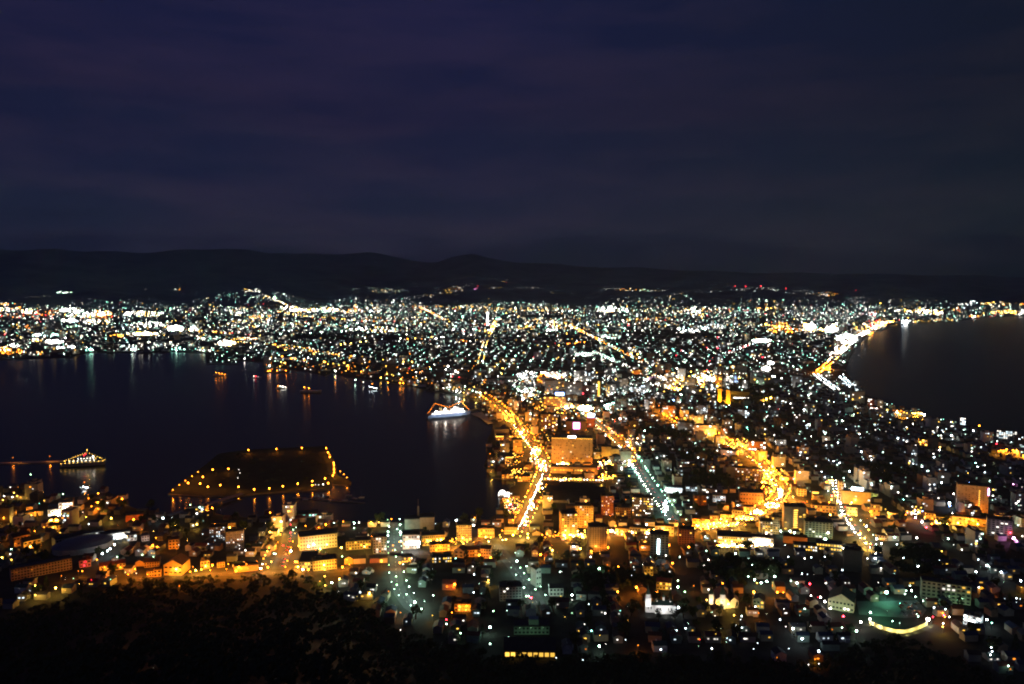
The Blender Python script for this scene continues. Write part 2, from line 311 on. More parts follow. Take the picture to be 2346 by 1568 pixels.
lst('M', '110 975 c;270 1018 c;228 1058 c m;313 1150 c m;463 1265 c m;430 1335 o s;370 1387 w s;465 1380 w s;190 1240 c s;848 995 w b;810 1078 G m;938 910 G m;335 877 G;145 877 w s;390 760 w b;570 872 w m;705 877 w;690 945 r m;1085 725 t h;1265 710 G;1315 710 G m;1350 765 G;1300 665 G;1420 803 G;1450 785 w;1375 487 c m;982 415 c m;910 415 c;1035 505 w;1905 537 c m;2003 478 c m;2137 540 c m;2315 620 c m;1925 425 c;1605 1010 w;1510 950 r;1610 935 r m;1600 915 o;1620 950 o;1625 880 G;1520 865 c;1660 950 w;2050 1005 t;2005 975 c m;1940 985 c;2045 1230 c;2052 1268 c;2037 1297 c;2200 1400 G;2305 1350 G s;525 240 G h;690 320 w b;845 183 y m;885 230 y m;1363 225 w m;1160 220 G m;990 285 G;940 280 y;1180 285 c;1775 335 w;1865 285 c;1650 235 G m;1810 190 c;2220 65 G b;2290 110 G;382 648 r m;60 580 G m;265 640 G m;210 620 G;15 515 w b;1375 945 G;1255 740 G;520 400 c;395 405 c;185 400 c;335 415 w;530 640 w;570 610 G;480 770 w m;520 810 w m;455 770 r s;85 725 o m;140 725 o;680 520 c;690 570 c s;360 560 c s;310 555 c;1600 1040 y;2275 780 c;2310 785 c s;1930 680 w;1965 685 o s;2320 680 y s;1700 290 w s;1570 430 c s;1240 410 c;1590 350 y;1450 130 r b;1410 80 w b;1350 40 m b;1640 100 y b;1740 90 y b;2250 230 m h;2220 180 r m;2330 210 w;1920 100 y b;1880 70 o b;1500 100 o b;1540 75 y m;570 15 y b;150 40 y;900 120 c m;380 80 c;115 165 G m;240 180 G b;200 165 G m;550 180 w m;350 140 w')
# mid-left ships quay, waterfront and others, from the upper strips
lst('B', '125 885 w b;265 860 y m;270 740 y m;195 930 o m;275 930 o m;130 930 o b;110 935 o m;20 985 w s;130 820 w m;240 800 o m;325 820 o b;360 820 o m;445 830 o m;530 775 y m;625 850 y m;660 870 y;760 880 y;710 865 y;840 885 y m;960 840 y m;1015 905 o b;965 940 o m;850 900 o m;730 935 w m;725 990 o m;1065 1050 o;1115 935 o;1145 995 y b;1210 1040 o m;1330 1010 y m;1320 1045 o b;1350 1045 o m;1405 1025 w;1440 990 o;910 1015 G b;985 1035 w;1200 960 y m;1260 975 y;1310 960 G m;1525 935 o;1600 915 t b;1485 880 G m;1350 850 y m;1430 850 y m;1410 775 o;1240 840 y m;1165 830 y;1560 1010 y;1770 1055 y m;1770 1090 w m;1840 1110 w m;1910 1105 G m;1955 1105 y m;2000 1080 y m;1985 1115 G m;2020 1125 G m;2055 1135 G b;2100 1135 o m;1865 1085 y;1480 1035 y;1665 1030 w s;1895 435 t h;2000 500 w m;1650 635 w h;1700 625 w h;1720 625 w b;1810 550 w b;1900 560 w b;1905 590 w b;1970 600 w m;1995 550 w m;1610 620 y m;1600 575 y;1460 635 y b;1390 640 o b;1325 635 w b;1000 630 w b;960 670 y b;1010 660 y m;780 690 y b;815 685 y b;740 690 y m;870 680 y m;1760 890 w h;1770 935 w b;1830 935 w h;1850 945 w b;1740 920 w b;1890 910 w;2260 910 y m;2250 960 y m;2130 920 c b;2150 950 y m;1520 640 o;225 595 G b;350 590 w m;500 585 G b;825 525 G h;930 495 G b;870 550 w b;920 550 w b;970 550 w h;1010 545 w b;1880 645 o m;1900 655 o m;1840 650 o;1930 660 o;2050 565 y;2100 565 y m;2080 570 y;2230 455 t b;2205 455 t m;100 490 r s;590 465 r;600 545 r;1270 480 r;645 287 r m;1780 985 r;1800 985 r;1860 990 r;2230 1075 r;2245 1078 r;1405 910 r;1275 895 r')
lst('C', '1885 625 r m;1885 725 r m;1785 720 r;1550 745 r;1505 790 r;1835 820 r m;1810 840 r;1785 930 r b;2045 155 r m;2185 155 r m;35 305 r;1785 425 r;1990 370 r;750 320 y b;980 365 G b;1375 320 y m;2325 505 y h;1180 240 g h;1210 240 g b;1245 232 g m;1190 205 g m;1155 205 y;1020 200 y;1075 195 y m;1325 210 y m;370 218 G m;395 220 w m;1570 570 w b;1700 560 w b;1015 470 w b;1060 600 c m;2060 600 w m;2290 655 w h;2320 655 w h;2250 660 w b;2270 660 w h;1080 725 w b;1095 770 y m;1080 780 o m;1150 780 y m;1165 810 w b;1280 820 w b;1275 850 w b;1410 875 y;1640 885 w;600 670 o m;580 680 o m;510 685 o m;530 680 o;665 670 o m;625 670 o;430 700 y m;330 710 y m;500 590 y m;380 555 G b;410 555 w b;330 555 G m;320 560 w b;350 560 w b;265 960 o b;640 1030 w h;650 1140 r m;710 1180 r m;100 1190 w h;60 1110 G b;120 1125 w b;90 1120 G b;480 970 w h;440 975 w b;400 975 w b;370 985 w b;300 945 w b;270 945 w b;690 980 o m;590 1000 w b;950 1010 y m;1010 1080 w m;640 930 G s;1340 1020 w b;1440 1070 c b;1435 1090 c b;1510 1090 w b;1500 1060 y b;1550 1060 y b;1560 1020 y b;1450 1000 b m;1640 1055 y m;1690 1000 w m;1740 1080 o m;1780 1080 o m;1820 1080 o m;1810 1100 G m;1880 1070 y h;1890 1040 y b;1950 1060 w m;2060 1030 c m;2330 1190 y h;1550 1150 G b;1520 1110 G m;1480 1200 b m;1540 1220 w b;1460 1110 w s;1800 1300 w b;1780 1300 w m;990 1370 w b;975 1310 w m;1215 1480 G m;1580 1430 w m;1475 1430 w m;1720 1460 w b;1690 1440 w;1330 1120 w m;820 1210 w m;700 1200 w;1640 940 y m;1510 910 w b;1560 915 w m;1490 950 w b;1530 950 w b')
lst('D', '350 505 y h;400 495 w h;430 525 w b;625 500 w h;620 560 w h;560 540 w h;590 545 w h;540 530 w b;380 540 y h;340 545 y b;480 550 y h;665 550 w b;70 570 o m;130 575 o m;175 575 o m;220 578 o m;200 570 o;500 560 y b;785 500 y m;830 790 c s;690 850 G b;660 990 c h;690 965 c m;705 1045 c m;720 1060 c;745 1075 c m;770 1090 c m;805 1105 c b;375 1130 w b;370 1155 G m;25 1180 y h;40 985 w h;60 985 w b;125 1000 w b;80 900 w h;75 895 w m;5 855 w b;1090 1290 y m;1120 1300 y m;1180 1310 w b;1190 1320 y b;1075 1330 y b;1030 1330 y b;1430 1340 w b;1325 1320 y m;1350 1320 y m;1375 1318 y m;1400 1320 y m;1210 1330 y m;1040 1218 c m;1090 1240 c;790 1330 G b;330 1290 c b;540 1210 c b;600 1220 c m;680 1390 G m;960 1415 c b;1545 1385 c m;1500 1400 c m;1790 1380 c s;1935 1435 o m;1880 1480 c m;1680 1525 c b;1190 1550 c b;1120 275 c m;1635 290 c m;1590 238 w s;1575 268 c s;1120 290 w;1045 322 y m;815 197 r;350 160 r;35 155 r m;120 200 c m;565 230 o m;1240 480 c h;1260 485 w h;1230 475 c b')
lst('J', '2185 200 o b;2325 235 o h;2340 260 o b;2180 245 o;2335 210 o;965 305 w m;1480 160 c b;1570 205 w m;1575 180 y m;855 220 c m;1660 690 c b;1665 715 b m;1690 790 w b;1795 690 w b;1700 610 w b;2015 690 G m;1245 660 t m;580 660 y m;640 675 w b;665 690 w b;610 720 w m;700 810 y;735 880 w b;760 840 y m;770 920 w m;795 960 w m;520 455 c;490 405 c;535 500 o m;585 625 r m;550 580 G;935 475 r m;935 520 r m;800 450 r;800 660 y;765 685 w;1925 980 c;1955 995 b s;1280 960 w s;1160 575 w;320 340 t;290 425 t;440 350 c;600 310 c m;655 325 c m;690 355 c;745 400 c m;1410 360 c m;1330 330 c;1520 270 c m;1300 230 c m;1080 180 c m;640 140 c m;1920 360 c m;1985 345 w;1590 505 c m;1840 500 b m;2230 360 c m;2060 625 w;2220 850 w b;2245 520 m m')

# ------------------------------------------------------------------ roads
def gpath(pts): return [G(a, b) for a, b in pts]
def along(path, step, jit=0):
    o = []; t = random.uniform(0, step)
    for a, b in zip(path, path[1:]):
        L = (b-a).length; d = (b-a)/max(L, .01)
        while t < L: o.append((a+d*(t+random.uniform(-jit, jit)), d)); t += step
        t -= L
    return o
ROADS = []
def road(pts, width, pals, step, lv=2, k=1.0, name='road', side=True, far=False, jit=3, h=8):
    path = gpath(pts)
    b = MB(); n = len(path); L = []; R = []
    for i, p in enumerate(path):
        d = (path[min(i+1, n-1)]-path[max(i-1, 0)]); d.z = 0; d.normalize(); q = Vector((-d.y, d.x, 0))
        L.append(p+q*width/2); R.append(p-q*width/2)
    for i in range(n-1): b.poly([R[i]+Vector((0, 0, .06)), R[i+1]+Vector((0, 0, .06)), L[i+1]+Vector((0, 0, .06)), L[i]+Vector((0, 0, .06))])
    # painted centre line dashes
    if not far:
        for p, d in along(path, 12):
            q = Vector((-d.y, d.x, 0))*.12; e = d*2.5; z = Vector((0, 0, .07)); b.poly([p-q-e+z, p-q+e+z, p+q+e+z, p+q-e+z][::-1], 1)
    structure(b.build(name, [ASPH, mat('road paint', (.7, .7, .68))]))
    for p, d in along(path, 8): occ_mark(p.x, p.y, width/2+3)
    for p, d in along(path, step, jit*1.8):
        if random.random() < .12: continue
        nrm = Vector((-d.y, d.x, 0)); s = (width/2+1) if side else 0
        for sg in ((1, -1) if side else (1,)):
            dd = p.xy.length; r = (.62 if dd < 1250 else .75 if dd < 1800 else 1.0 if dd < 3000 else 1.45 if dd < 5000 else 2.3 if dd < 8000 else 3.2)
            lamp(p+nrm*s*sg+Vector((0, 0, h)), random.choice(pals), max(0, min(3, lv+random.choice((0, 0, 0, 1, -1)))), r*k*random.uniform(.6, 1.3), 'road')
    ROADS.append(path)
road([(1112,912),(1135,928),(1160,950),(1185,978),(1212,1012),(1236,1045),(1247,1072),(1246,1092),(1235,1120),(1218,1160),(1200,1200),(1185,1222)], 22, 'oooy', 20, 2, 1.1, 'avenue')
road([(1345,955),(1372,980),(1398,1000),(1428,1030),(1448,1052)], 16, 'ooyw', 22, 2, 1.1, 'avenue')
road([(1448,1052),(1466,1085),(1485,1115),(1505,1145),(1530,1180),(1545,1198)], 20, 'GGtg', 17, 2, 1.0, 'avenue')
road([(1632,1000),(1665,1018),(1700,1040),(1740,1062),(1762,1088),(1782,1112),(1793,1134),(1778,1156),(1748,1174),(1690,1202),(1635,1214),(1572,1222)], 20, 'oooy', 14, 3, 1.1, 'tram_street')
road([(1572,1222),(1500,1226),(1420,1224),(1330,1236),(1250,1240),(1170,1236),(1100,1232),(1050,1256),(985,1266),(900,1270),(840,1275)], 16, 'oy', 26, 2, 1.0, 'tram_street')
road([(840,1298),(760,1308),(690,1308),(600,1314),(520,1314),(440,1320),(360,1326),(300,1326)], 14, 'o', 20, 2, 1.0, 'street')
road([(1793,1136),(1850,1158),(1920,1172),(1980,1180),(2060,1186),(2130,1196),(2200,1204),(2280,1216),(2400,1236)], 16, 'ooy', 26, 2, 1.0, 'tram_street')
road([(1918,1100),(1922,1130),(1932,1165),(1946,1195),(1965,1218),(1990,1248),(2010,1268)], 16, 'wyG', 20, 2, 1.1, 'street')
road([(1128,1246),(1150,1268),(1172,1292),(1194,1322),(1214,1352),(1232,1385)], 16, 'G', 22, 2, .9, 'slope_street')
road([(902,1198),(903,1235),(906,1285),(909,1330),(918,1360),(940,1390),(960,1402)], 14, 'gGG', 22, 2, .9, 'slope_street')
road([(664,1215),(658,1245),(648,1275),(640,1304)], 16, 'Gyo', 20, 2, .9, 'slope_street')
road([(1160,945),(1176,962),(1190,985),(1196,1000)], 10, 'oy', 24, 2, 1.0, 'street')
road([(1868,862),(1885,848),(1902,834)], 16, 'o', 30, 3, 1.1, 'coast_road')
road([(1902,834),(1922,812),(1945,790),(1965,774),(1985,764),(2005,754)], 20, 'wywwyo', 24, 3, 1.05, 'coast_road')
road([(2005,752),(2025,743),(2045,738)], 20, 'wyyo', 50, 3, 1.2, 'coast_road', far=True)
road([(1868,862),(1885,876),(1902,888),(1922,902)], 12, 'cw', 22, 3, 1.1, 'street')
road([(1925,866),(1945,885),(1962,894)], 10, 'c', 30, 2, 1.2, 'street')
road([(1136,738),(1130,752),(1122,768),(1114,784),(1108,800)], 14, 'yyyw', 48, 3, .72, 'boulevard', far=True)
road([(1108,800),(1104,820),(1100,840)], 18, 'yG', 70, 2, 1.0, 'boulevard', far=True)
road([(1313,752),(1345,768),(1375,783),(1400,797),(1425,810),(1460,826),(1498,842)], 14, 'yyowG', 50, 2, 1.0, 'street', far=True)
road([(1661,814),(1690,803),(1720,792),(1746,786)], 14, 'wwrc', 45, 2, .9, 'street', far=True)
road([(1362,810),(1400,828),(1435,845)], 12, 'GGw', 45, 2, 1.0, 'street', far=True)
road([(636,798),(690,806),(745,812),(800,824),(860,838),(920,850),(965,860)], 14, 'ooyw', 60, 2, .9, 'harbour_road', far=True)
road([(540,786),(600,792),(660,795),(720,805),(770,815),(825,822)], 14, 'yyow', 60, 2, 1.0, 'street', far=True)
road([(760,850),(830,858),(900,868),(960,878),(1010,890)], 10, 'o', 90, 1, .8, 'harbour_road', far=True)
road([(1020,895),(1045,902),(1070,912),(1100,918)], 12, 'Gyw', 30, 2, 1.0, 'harbour_road')
road([(640,716),(670,722),(710,728),(760,731),(820,737),(875,740)], 20, 'oyyw', 180, 3, .9, 'highway', far=True)
road([(962,706),(985,716),(1005,728),(1022,736)], 14, 'wyo', 80, 2, .75, 'street', far=True)
road([(380,752),(420,757),(470,762),(520,766),(570,770)], 16, 'ooyr', 90, 2, .9, 'street', far=True)
road([(1500,935),(1518,950),(1540,964),(1560,978)], 14, 'oo', 22, 2, 1.0, 'street')
road([(1575,965),(1620,998),(1632,1002)], 12, 'oy', 26, 2, .8, 'street')

# ------------------------------------------------------------------ background clusters of lights (each item: cx cy rx ry n palette level)
CL = []
def cluster(cx, cy, rx, ry, n, pal, lv=2, k=1.0):
    far_ = cy < 765
    if far_: n = max(3, int(n*.72)); ry = ry*1.35+.5; rx *= 1.1; k *= .9
    for _ in range(n):
        a = random.uniform(0, 6.283); q = math.sqrt(random.random()); x, y = cx+rx*q*math.cos(a), cy+ry*q*math.sin(a)
        if y < 700: p = hit_far(x, y); p.z += 6
        else: p = G(x, y, LZ+7)
        if p.z < LZ+20 and not inpoly(p.x, p.y, LPOLY): continue
        d = p.xy.length; r = (.62 if d < 1250 else .75 if d < 1800 else 1.0 if d < 3000 else 1.45 if d < 5000 else 2.3 if d < 8000 else 3.2)
        lamp(p, random.choice(pal), max(0, min(3, lv+random.choice((0, 0, -1, -2) if far_ else (0, 0, -1)))), r*k*random.uniform(.6, 1.3), 'cluster')
for q in [ (1168,958,12,10,26,'ooy',3,.7),(1200,996,12,14,30,'oyw',3,.7),(1228,1034,12,12,30,'oyw',3,.8),(1244,1070,9,16,30,'yow',3,.8),(1236,1118,9,14,26,'yow',3,.8),(1218,1158,8,16,26,'oyw',3,.8),(1204,1192,8,12,24,'yow',3,.8),(1683,657,1,1,3,'r',3,.9),(1708,657,1,1,3,'r',3,.9),(1742,657,1,1,3,'r',3,.9),(1800,661,1,1,3,'r',3,.9),(1960,667,1,1,3,'r',3,.9),(2310,1033,26,4,22,'oo',3,.8),(2045,945,40,5,46,'ooy',2,.8),(2105,949,14,3,14,'oyw',3,.8),(1300,880,70,22,170,'wcwy',2,.7),(1400,882,60,24,130,'wcwG',2,.7),(1565,874,90,14,240,'wyyw',3,.8),(1465,885,60,22,110,'wcG',2,.7),(1640,862,60,12,110,'wyG',3,.7),(1230,900,40,16,70,'wGy',2,.8),(1320,940,60,10,70,'yoyG',2,.8),(1220,1000,46,34,60,'oy',2,.7),(1440,1030,26,26,60,'oyw',2,.8),(1762,1104,20,30,70,'oy',3,.8),(1300,1225,60,8,50,'yo',2,.9),(1000,1240,90,10,60,'yoy',2,.7),(1460,1216,70,7,70,'yyw',3,.8),
 (8,699,26,3,40,'ooyw',3,1.2),(22,706,26,5,60,'oyww',3,1.3),(62,714,12,3,26,'yw',3,1.3),(105,717,30,4,36,'oor',2,1),(165,711,28,3,70,'wwwG',3,1.4),(185,722,34,4,60,'ywwG',3,1.2),(232,718,24,4,60,'oyww',3,1.2),
 (330,720,46,4,110,'wwwGy',3,1.3),(230,727,40,2.5,40,'o',2,1),(165,734,22,3,46,'wwc',3,1.2),(222,738,30,4,50,'wwy',3,1.1),(340,744,42,4,70,'wwG',3,1.2),(402,753,17,5,70,'wwG',3,1.5),(443,752,9,5,34,'GGw',3,1.7),
 (325,765,36,3,80,'yywG',3,1.2),(270,770,24,3,20,'yo',2,1.1),(125,783,22,4,60,'w',3,1.4),(82,780,14,4,20,'wy',2,1.2),(135,797,14,2.5,20,'wcG',3,1.1),(164,795,9,2.5,16,'wc',3,1.1),(24,806,28,8,54,'ooooy',2,1.05),(10,800,14,5,20,'oyw',3,1.1),
 (85,810,16,4,16,'oyw',2,1),(30,792,16,4,18,'wwG',3,1.1),(100,767,30,5,40,'wGc',2,1),(38,748,8,3,9,'y',2,1.2),(70,749,10,2.5,16,'yo',2,1.2),(165,747,12,2.5,10,'gt',2,1.2),(520,786,20,6,70,'wwwy',3,1.5),(560,776,30,3,40,'oyw',2,1.1),
 (545,712,24,8,80,'wywG',2,1.1),(480,697,14,3,24,'yoww',2,1.1),(600,728,26,5,50,'yow',3,1.1),(570,740,46,8,80,'wwyG',2,1.0),(360,790,50,8,46,'wwG',2,1),(300,795,26,5,26,'wGc',2,1.1),(475,775,30,6,30,'wGt',2,1.1),(470,800,24,5,34,'tGw',2,1.1),(410,800,16,4,20,'tG',2,1.1),
 (205,802,8,2,8,'tG',3,1.4),(307,801,12,2,9,'Gw',3,1.4),(30,722,30,5,24,'rowp'.replace('p','o'),2,1),(100,728,26,5,24,'row',2,1),
 (650,702,7,5,30,'yww',3,1.4),(672,708,9,4,30,'yw',3,1.3),(700,711,30,3,60,'yyww',3,1.2),(628,684,9,2.5,14,'ggG',3,1.4),(630,689,14,2,14,'w',2,.9),(750,710,22,3,46,'wwyG',3,1.2),(800,712,40,3,40,'yow',3,1.0),(860,709,26,3,26,'yww',2,1.0),
 (815,703,3,8,14,'woy',3,1.1),(815,686,4,3,6,'cw',2,1.1),(590,680,14,3,18,'wwG',2,.9),(566,667,10,3,9,'w',2,.9),(590,668,5,4,10,'w',3,1.2),(530,677,28,5,26,'GGt',1,.9),(1080,705,40,4,50,'yyww',2,1.0),(1140,708,40,3,40,'yyw',2,1),
 (985,705,40,4,40,'yow',2,.9),(905,732,90,4,80,'owwy',2,1.0),(700,745,60,6,60,'wGy',2,1),(880,757,30,4,34,'yww',2,1.2),(146,671,16,1.6,26,'GGw',3,.9),(90,680,26,2,9,'w',1,.8),(25,686,10,2,5,'w',1,.8),(298,658,3,1,3,'w',2,.8),(405,663,14,2,7,'yow',2,.8),(335,665,5,1,3,'w',1,.8),
 (870,666,60,4,46,'wwGc',1,.95),(885,668,30,3,24,'wGy',2,1),(970,680,26,7,22,'wyw',1,1),(1010,668,26,5,36,'yywG',2,1),(1045,663,20,4,24,'yow',2,1),(1065,652,22,4,10,'ww',1,.8),(1030,636,10,6,5,'w',0,.8),(1088,658,7,4,7,'rm',2,.9),(1160,647,8,3,8,'yw',2,.9),(1160,650,2,1,2,'r',3,1),(1140,661,20,1,12,'wy',1,.9),
 (1215,661,34,1.2,26,'ww',1,.9),(1267,671,7,1.5,9,'Gyw',2,1),(1385,662,36,2,32,'wwc',1,.9),(1440,665,30,2,34,'yyow',2,.95),(1500,668,24,1.8,20,'yyw',2,.95),(1475,668,12,3,16,'gGG',2,1.1),(1605,669,46,1.5,22,'wc',1,.85),(1735,664,60,3,60,'wwc',1,.95),(1770,667,16,2,16,'cwG',2,1),
 (1850,670,50,3,60,'wwc',1,.95),(1890,675,26,3,34,'wyo',2,.95),(1960,690,36,6,60,'wwc',1,1),(1990,703,26,5,40,'cww',2,1.0),(2018,697,4,2,5,'y',3,1.1),(2040,688,4,4,6,'w',2,.9),(2100,712,50,2,60,'wyyw',3,1.3),(2130,715,30,2.5,50,'wwy',3,1.4),(2190,706,6,5,7,'oy',2,1.1),
 (2215,700,24,2.5,34,'wwc',2,1.1),(2230,694,8,2,12,'wc',3,1.3),(2280,697,30,2.5,60,'yyww',3,1.2),(2330,698,30,3,50,'oyw',3,1.2),(2300,716,30,3,50,'oyyy',3,1.4),(2340,716,20,3,20,'ww',3,1.1),(2230,726,12,3,22,'oow',3,1.1),(2170,733,40,2,40,'wwy',2,1.1),(2120,737,34,2,30,'yyw',2,1.0),
 (2074,738,9,3,26,'wcc',3,1.2),(2005,742,26,7,90,'wwyyro',3,1.0),(2000,722,12,5,26,'wrwc',2,1.2),(1980,754,24,4,44,'yyw',3,1.0),(1995,763,10,3,20,'wyo',3,1.2),(1940,777,24,12,130,'wwcwc',3,1.15),(1925,800,14,8,46,'wwc',3,1.3),(1911,812,10,8,26,'wwrm',3,1.1),(1893,845,10,9,40,'ooy',3,1.0),
 (1858,750,9,5,60,'wwy',3,2.0),(1844,746,4,3,14,'wy',3,2.0),(1909,749,6,4,40,'wwy',3,2.0),(1905,756,14,3,60,'www',3,1.7),(1860,756,22,2,36,'yw',3,1.2),(1790,750,26,3,30,'yyo',3,1.1),(1780,743,30,3,46,'yyo',2,1.0),(1795,757,40,4,56,'ooy',2,1.0),(1885,730,60,6,60,'wwG',1,.95),(1860,714,60,8,90,'wwc',1,.95),(1930,720,40,8,70,'cww',1,1),
 # centre band
 (1240,709,60,3,70,'yyww',2,1.0),(1390,707,20,5,50,'wwcG',3,1.2),(1390,712,16,3,24,'ywG',3,1.2),(1430,712,14,5,20,'GwG',3,1.1),(1560,714,40,4,60,'ywwG',2,1.0),(1595,712,12,6,24,'wwc',3,1.1),(1600,722,14,4,20,'wwy',3,1.1),(1500,732,60,3,60,'yyow',2,1.0),(1640,709,40,4,40,'yow',2,1.0),
 (1755,705,20,4,34,'yyo',3,1.1),(1730,713,24,5,30,'rwcG',2,1),(1630,748,40,4,60,'ccw',2,1.1),(1575,758,22,4,34,'wwc',2,1.2),(1745,781,22,4,50,'wwwG',3,1.4),(1240,735,40,5,60,'yyww',2,1.1),(1290,745,30,6,60,'yyww',2,1.1),(1200,750,26,4,30,'oyy',2,1.1),(1400,771,26,5,50,'GGw',2,1.1),
 (1340,812,26,5,40,'GwG',2,1.1),(1210,860,28,10,80,'wwwc',2,1.1),(1258,858,20,7,60,'wwyo',3,1.1),(1280,862,14,6,30,'wwo',3,1.2),(1200,880,26,14,70,'wwcG',2,1.0),(1205,900,30,10,50,'Gww',2,1.0),(1400,931,16,8,70,'ttGw',3,1.0),(1340,935,20,6,80,'GGwy',3,1.2),(1300,930,16,6,50,'yyww',3,1.1),
 (1500,868,26,8,70,'ywww',3,1.1),(1550,885,24,10,90,'yyyo',3,1.1),(1535,868,14,6,40,'wwc',3,1.1),(1600,868,40,8,90,'wwyG',2,1.1),(1620,882,30,7,60,'oyyG',2,1.1),(1430,900,60,24,120,'wcG',1,.8),(1640,910,10,4,9,'w',1,.9),(1755,845,10,5,30,'ww',3,1.4),(1765,832,8,4,16,'w',3,1.3),
 (1250,930,30,14,50,'oyyo',2,.9),(1180,1000,20,20,26,'oy',2,.9),(1310,1070,60,5,60,'yyw',2,.9),(1290,1063,14,3,30,'yyw',3,1.2),(1225,1050,14,16,22,'yyw',2,1.0),(1170,1050,24,18,36,'oyy',2,.8),(1185,1085,26,12,50,'yyo',2,.8),(1400,1060,34,7,60,'yowy',3,.8),(1440,1055,16,12,30,'yowo',3,.8),(1390,1090,20,9,36,'yyoo',3,.8),
 (1370,1070,12,6,16,'wyr',2,.9),(1290,1098,50,3,20,'yyw',2,1.0),(1175,1160,22,20,80,'oyywr',2,.7),(1160,1150,12,10,24,'oyo',2,.7),(1500,1214,40,6,40,'yyw',3,1.0),(1690,1250,50,3,60,'yyw',3,1.0),(1745,1244,20,5,60,'yww',3,1.4),(1768,1158,20,8,50,'oyyw',3,1.0),(1735,1174,20,6,50,'oyyw',3,1.0),(1705,1188,20,6,40,'oyy',3,1.0),(1660,1202,26,5,40,'ooy',3,.9),(1606,1208,24,5,36,'ooy',3,.9),(1787,1130,6,14,30,'oyw',3,1.0),(1760,1090,14,20,30,'oyo',3,.8),
 (1630,1202,30,6,40,'ooy',3,.9),(1310,1225,22,5,24,'yyw',3,1.1),(1335,1228,10,6,16,'yy',3,1.1),(940,1243,16,5,36,'www',3,1.1),(998,1240,22,7,24,'yy',3,.9),(1537,1122,14,5,34,'cwcG',3,1.0),(1524,1162,6,16,26,'wcG',3,1.0),(150,1160,10,6,26,'ww',3,1.1),(135,1175,16,6,26,'wyw',3,1.0),(125,1193,12,4,16,'yyo',3,1.0),
 (260,1232,22,6,26,'wc',2,.9),(2095,1170,20,10,30,'wyyb',2,1.0),(1455,1017,20,16,34,'oywr',2,1.0),(1700,1015,34,12,50,'oyy',2,1.0),(1725,1020,14,8,36,'yyo',3,1.1)]:
    cluster(*q)
# city light grid, streets run roughly north
DARK = [(1720,905,80,26),(1510,1000,70,16),(1530,766,100,9),(1470,1060,0,0),(880,775,60,6),(1300,1130,90,30),(2000,1090,120,24),(1430,1330,110,26),(1700,1310,90,22),(1640,1100,60,22),(1600,1050,50,14),(1800,1160,0,0),(700,770,60,6),(1250,725,60,3),(2100,1290,60,30),(780,775,40,6)]
def dens(px, py):
    d = 1.0
    for a, b, rx, ry in DARK:
        if rx and ((px-a)/rx)**2+((py-b)/ry)**2 < 1: d *= .25
    return d
AMBER = [(1320,1030,180,100),(1350,1218,560,42),(1180,1110,90,140),(1730,1110,110,110),(560,1290,430,36),(150,1205,190,62),(2050,1185,260,26),(1240,950,110,50),(1560,868,110,18),(1440,1060,70,80)]
def grid_lights():
    rings = [(650, 1500, 28, 24, .32), (1500, 2400, 34, 32, .52), (2400, 3800, 38, 36, .7), (3800, 6000, 46, 50, .72), (6000, 8500, 60, 76, .76), (8500, 11200, 80, 105, .8)]
    for (r0, r1, dx, dy, pr), th in zip(rings, (0, .03, .09, .32, .62, .3)):
        ct, st = math.cos(th), math.sin(th)
        xs = np.arange(-r1*(.75 if th < .1 else 1.1), r1*(.75 if th < .1 else 1.1), dx)
        for gx in xs:
            for gy in np.arange(0 if th < .1 else -r1*.6, r1*(1 if th < .1 else 1.15), dy):
                x = gx+random.gauss(0, dx*.1)+.06*gy*math.sin(gx*.0004); y = gy+random.uniform(-dy*.5, dy*.5)+((int(gx/dx)*37) % 17)
                if th: x, y = x*ct+y*st, -x*st+y*ct
                if r0 > 3700: x += random.gauss(0, 16); y += random.gauss(0, 26)
                r = math.hypot(x, y)
                if not (r0 <= r < r1) or y < 300 or abs(x/y) > .72 or random.random() > pr: continue
                if r < float(footR(x, y))+6: continue
                px, py = toPx(x, y, 8)
                if py < 695+6*math.sin(px*.02) or random.random() > dens(px, py): continue
                if px < 560 and py < 820 and random.random() < .3: continue
                if not inpoly(x, y, LPOLY): continue
                if r < 2400 and not free(x, y): continue
                z = LZ+random.uniform(4, 9)+float(hillz(x, y))
                if px < 900 and 1120 < py: pal = 'oyGwcy'
                elif px < 1100 and py > 830 and r > 1500: pal = 'ooyyGw'
                elif py > 1000: pal = 'ccGGGGctwg' if px > 1500 else 'yywGoc'
                elif py > 780: pal = 'wcGGtGGtw'
                else: pal = 'wwwGGyGtc'
                am = any(((px-a)/b_)**2+((py-c_)/d_)**2 < 1 for a, c_, b_, d_ in AMBER)
                if am: pal = 'ooooooyw'
                if random.random() < .015: pal = 'r'
                lv = random.choices((0, 1, 2, 3), (.22, .36, .30, .12))[0]
                k = (.32+.85*random.random()**2.6)*(1 if r > 1500 else .7)
                rr = (.62 if r < 1250 else .75 if r < 1800 else 1.0 if r < 3000 else 1.45 if r < 5000 else 2.3 if r < 8000 else 3.0)*k
                lamp(Vector((x, y, z)), random.choice(pal), max(lv, 1) if am else lv, rr*(1.2 if am else 1), 'amber' if am and r < 2300 else 'grid')
grid_lights()
# hedge of lights on the highway that climbs the hill
for a, b in zip([(560,663),(580,668),(600,676),(625,686),(645,694)], [(580,668),(600,676),(625,686),(645,694),(668,706)]):
    for i in range(10):
        t = random.random(); x, y = a[0]+(b[0]-a[0])*t, a[1]+(b[1]-a[1])*t; p = hit_far(x, y+random.uniform(-.8, .8)); p.z += 6; lamp(p, random.choice('wwy'), 2, 2.8, 'cluster')

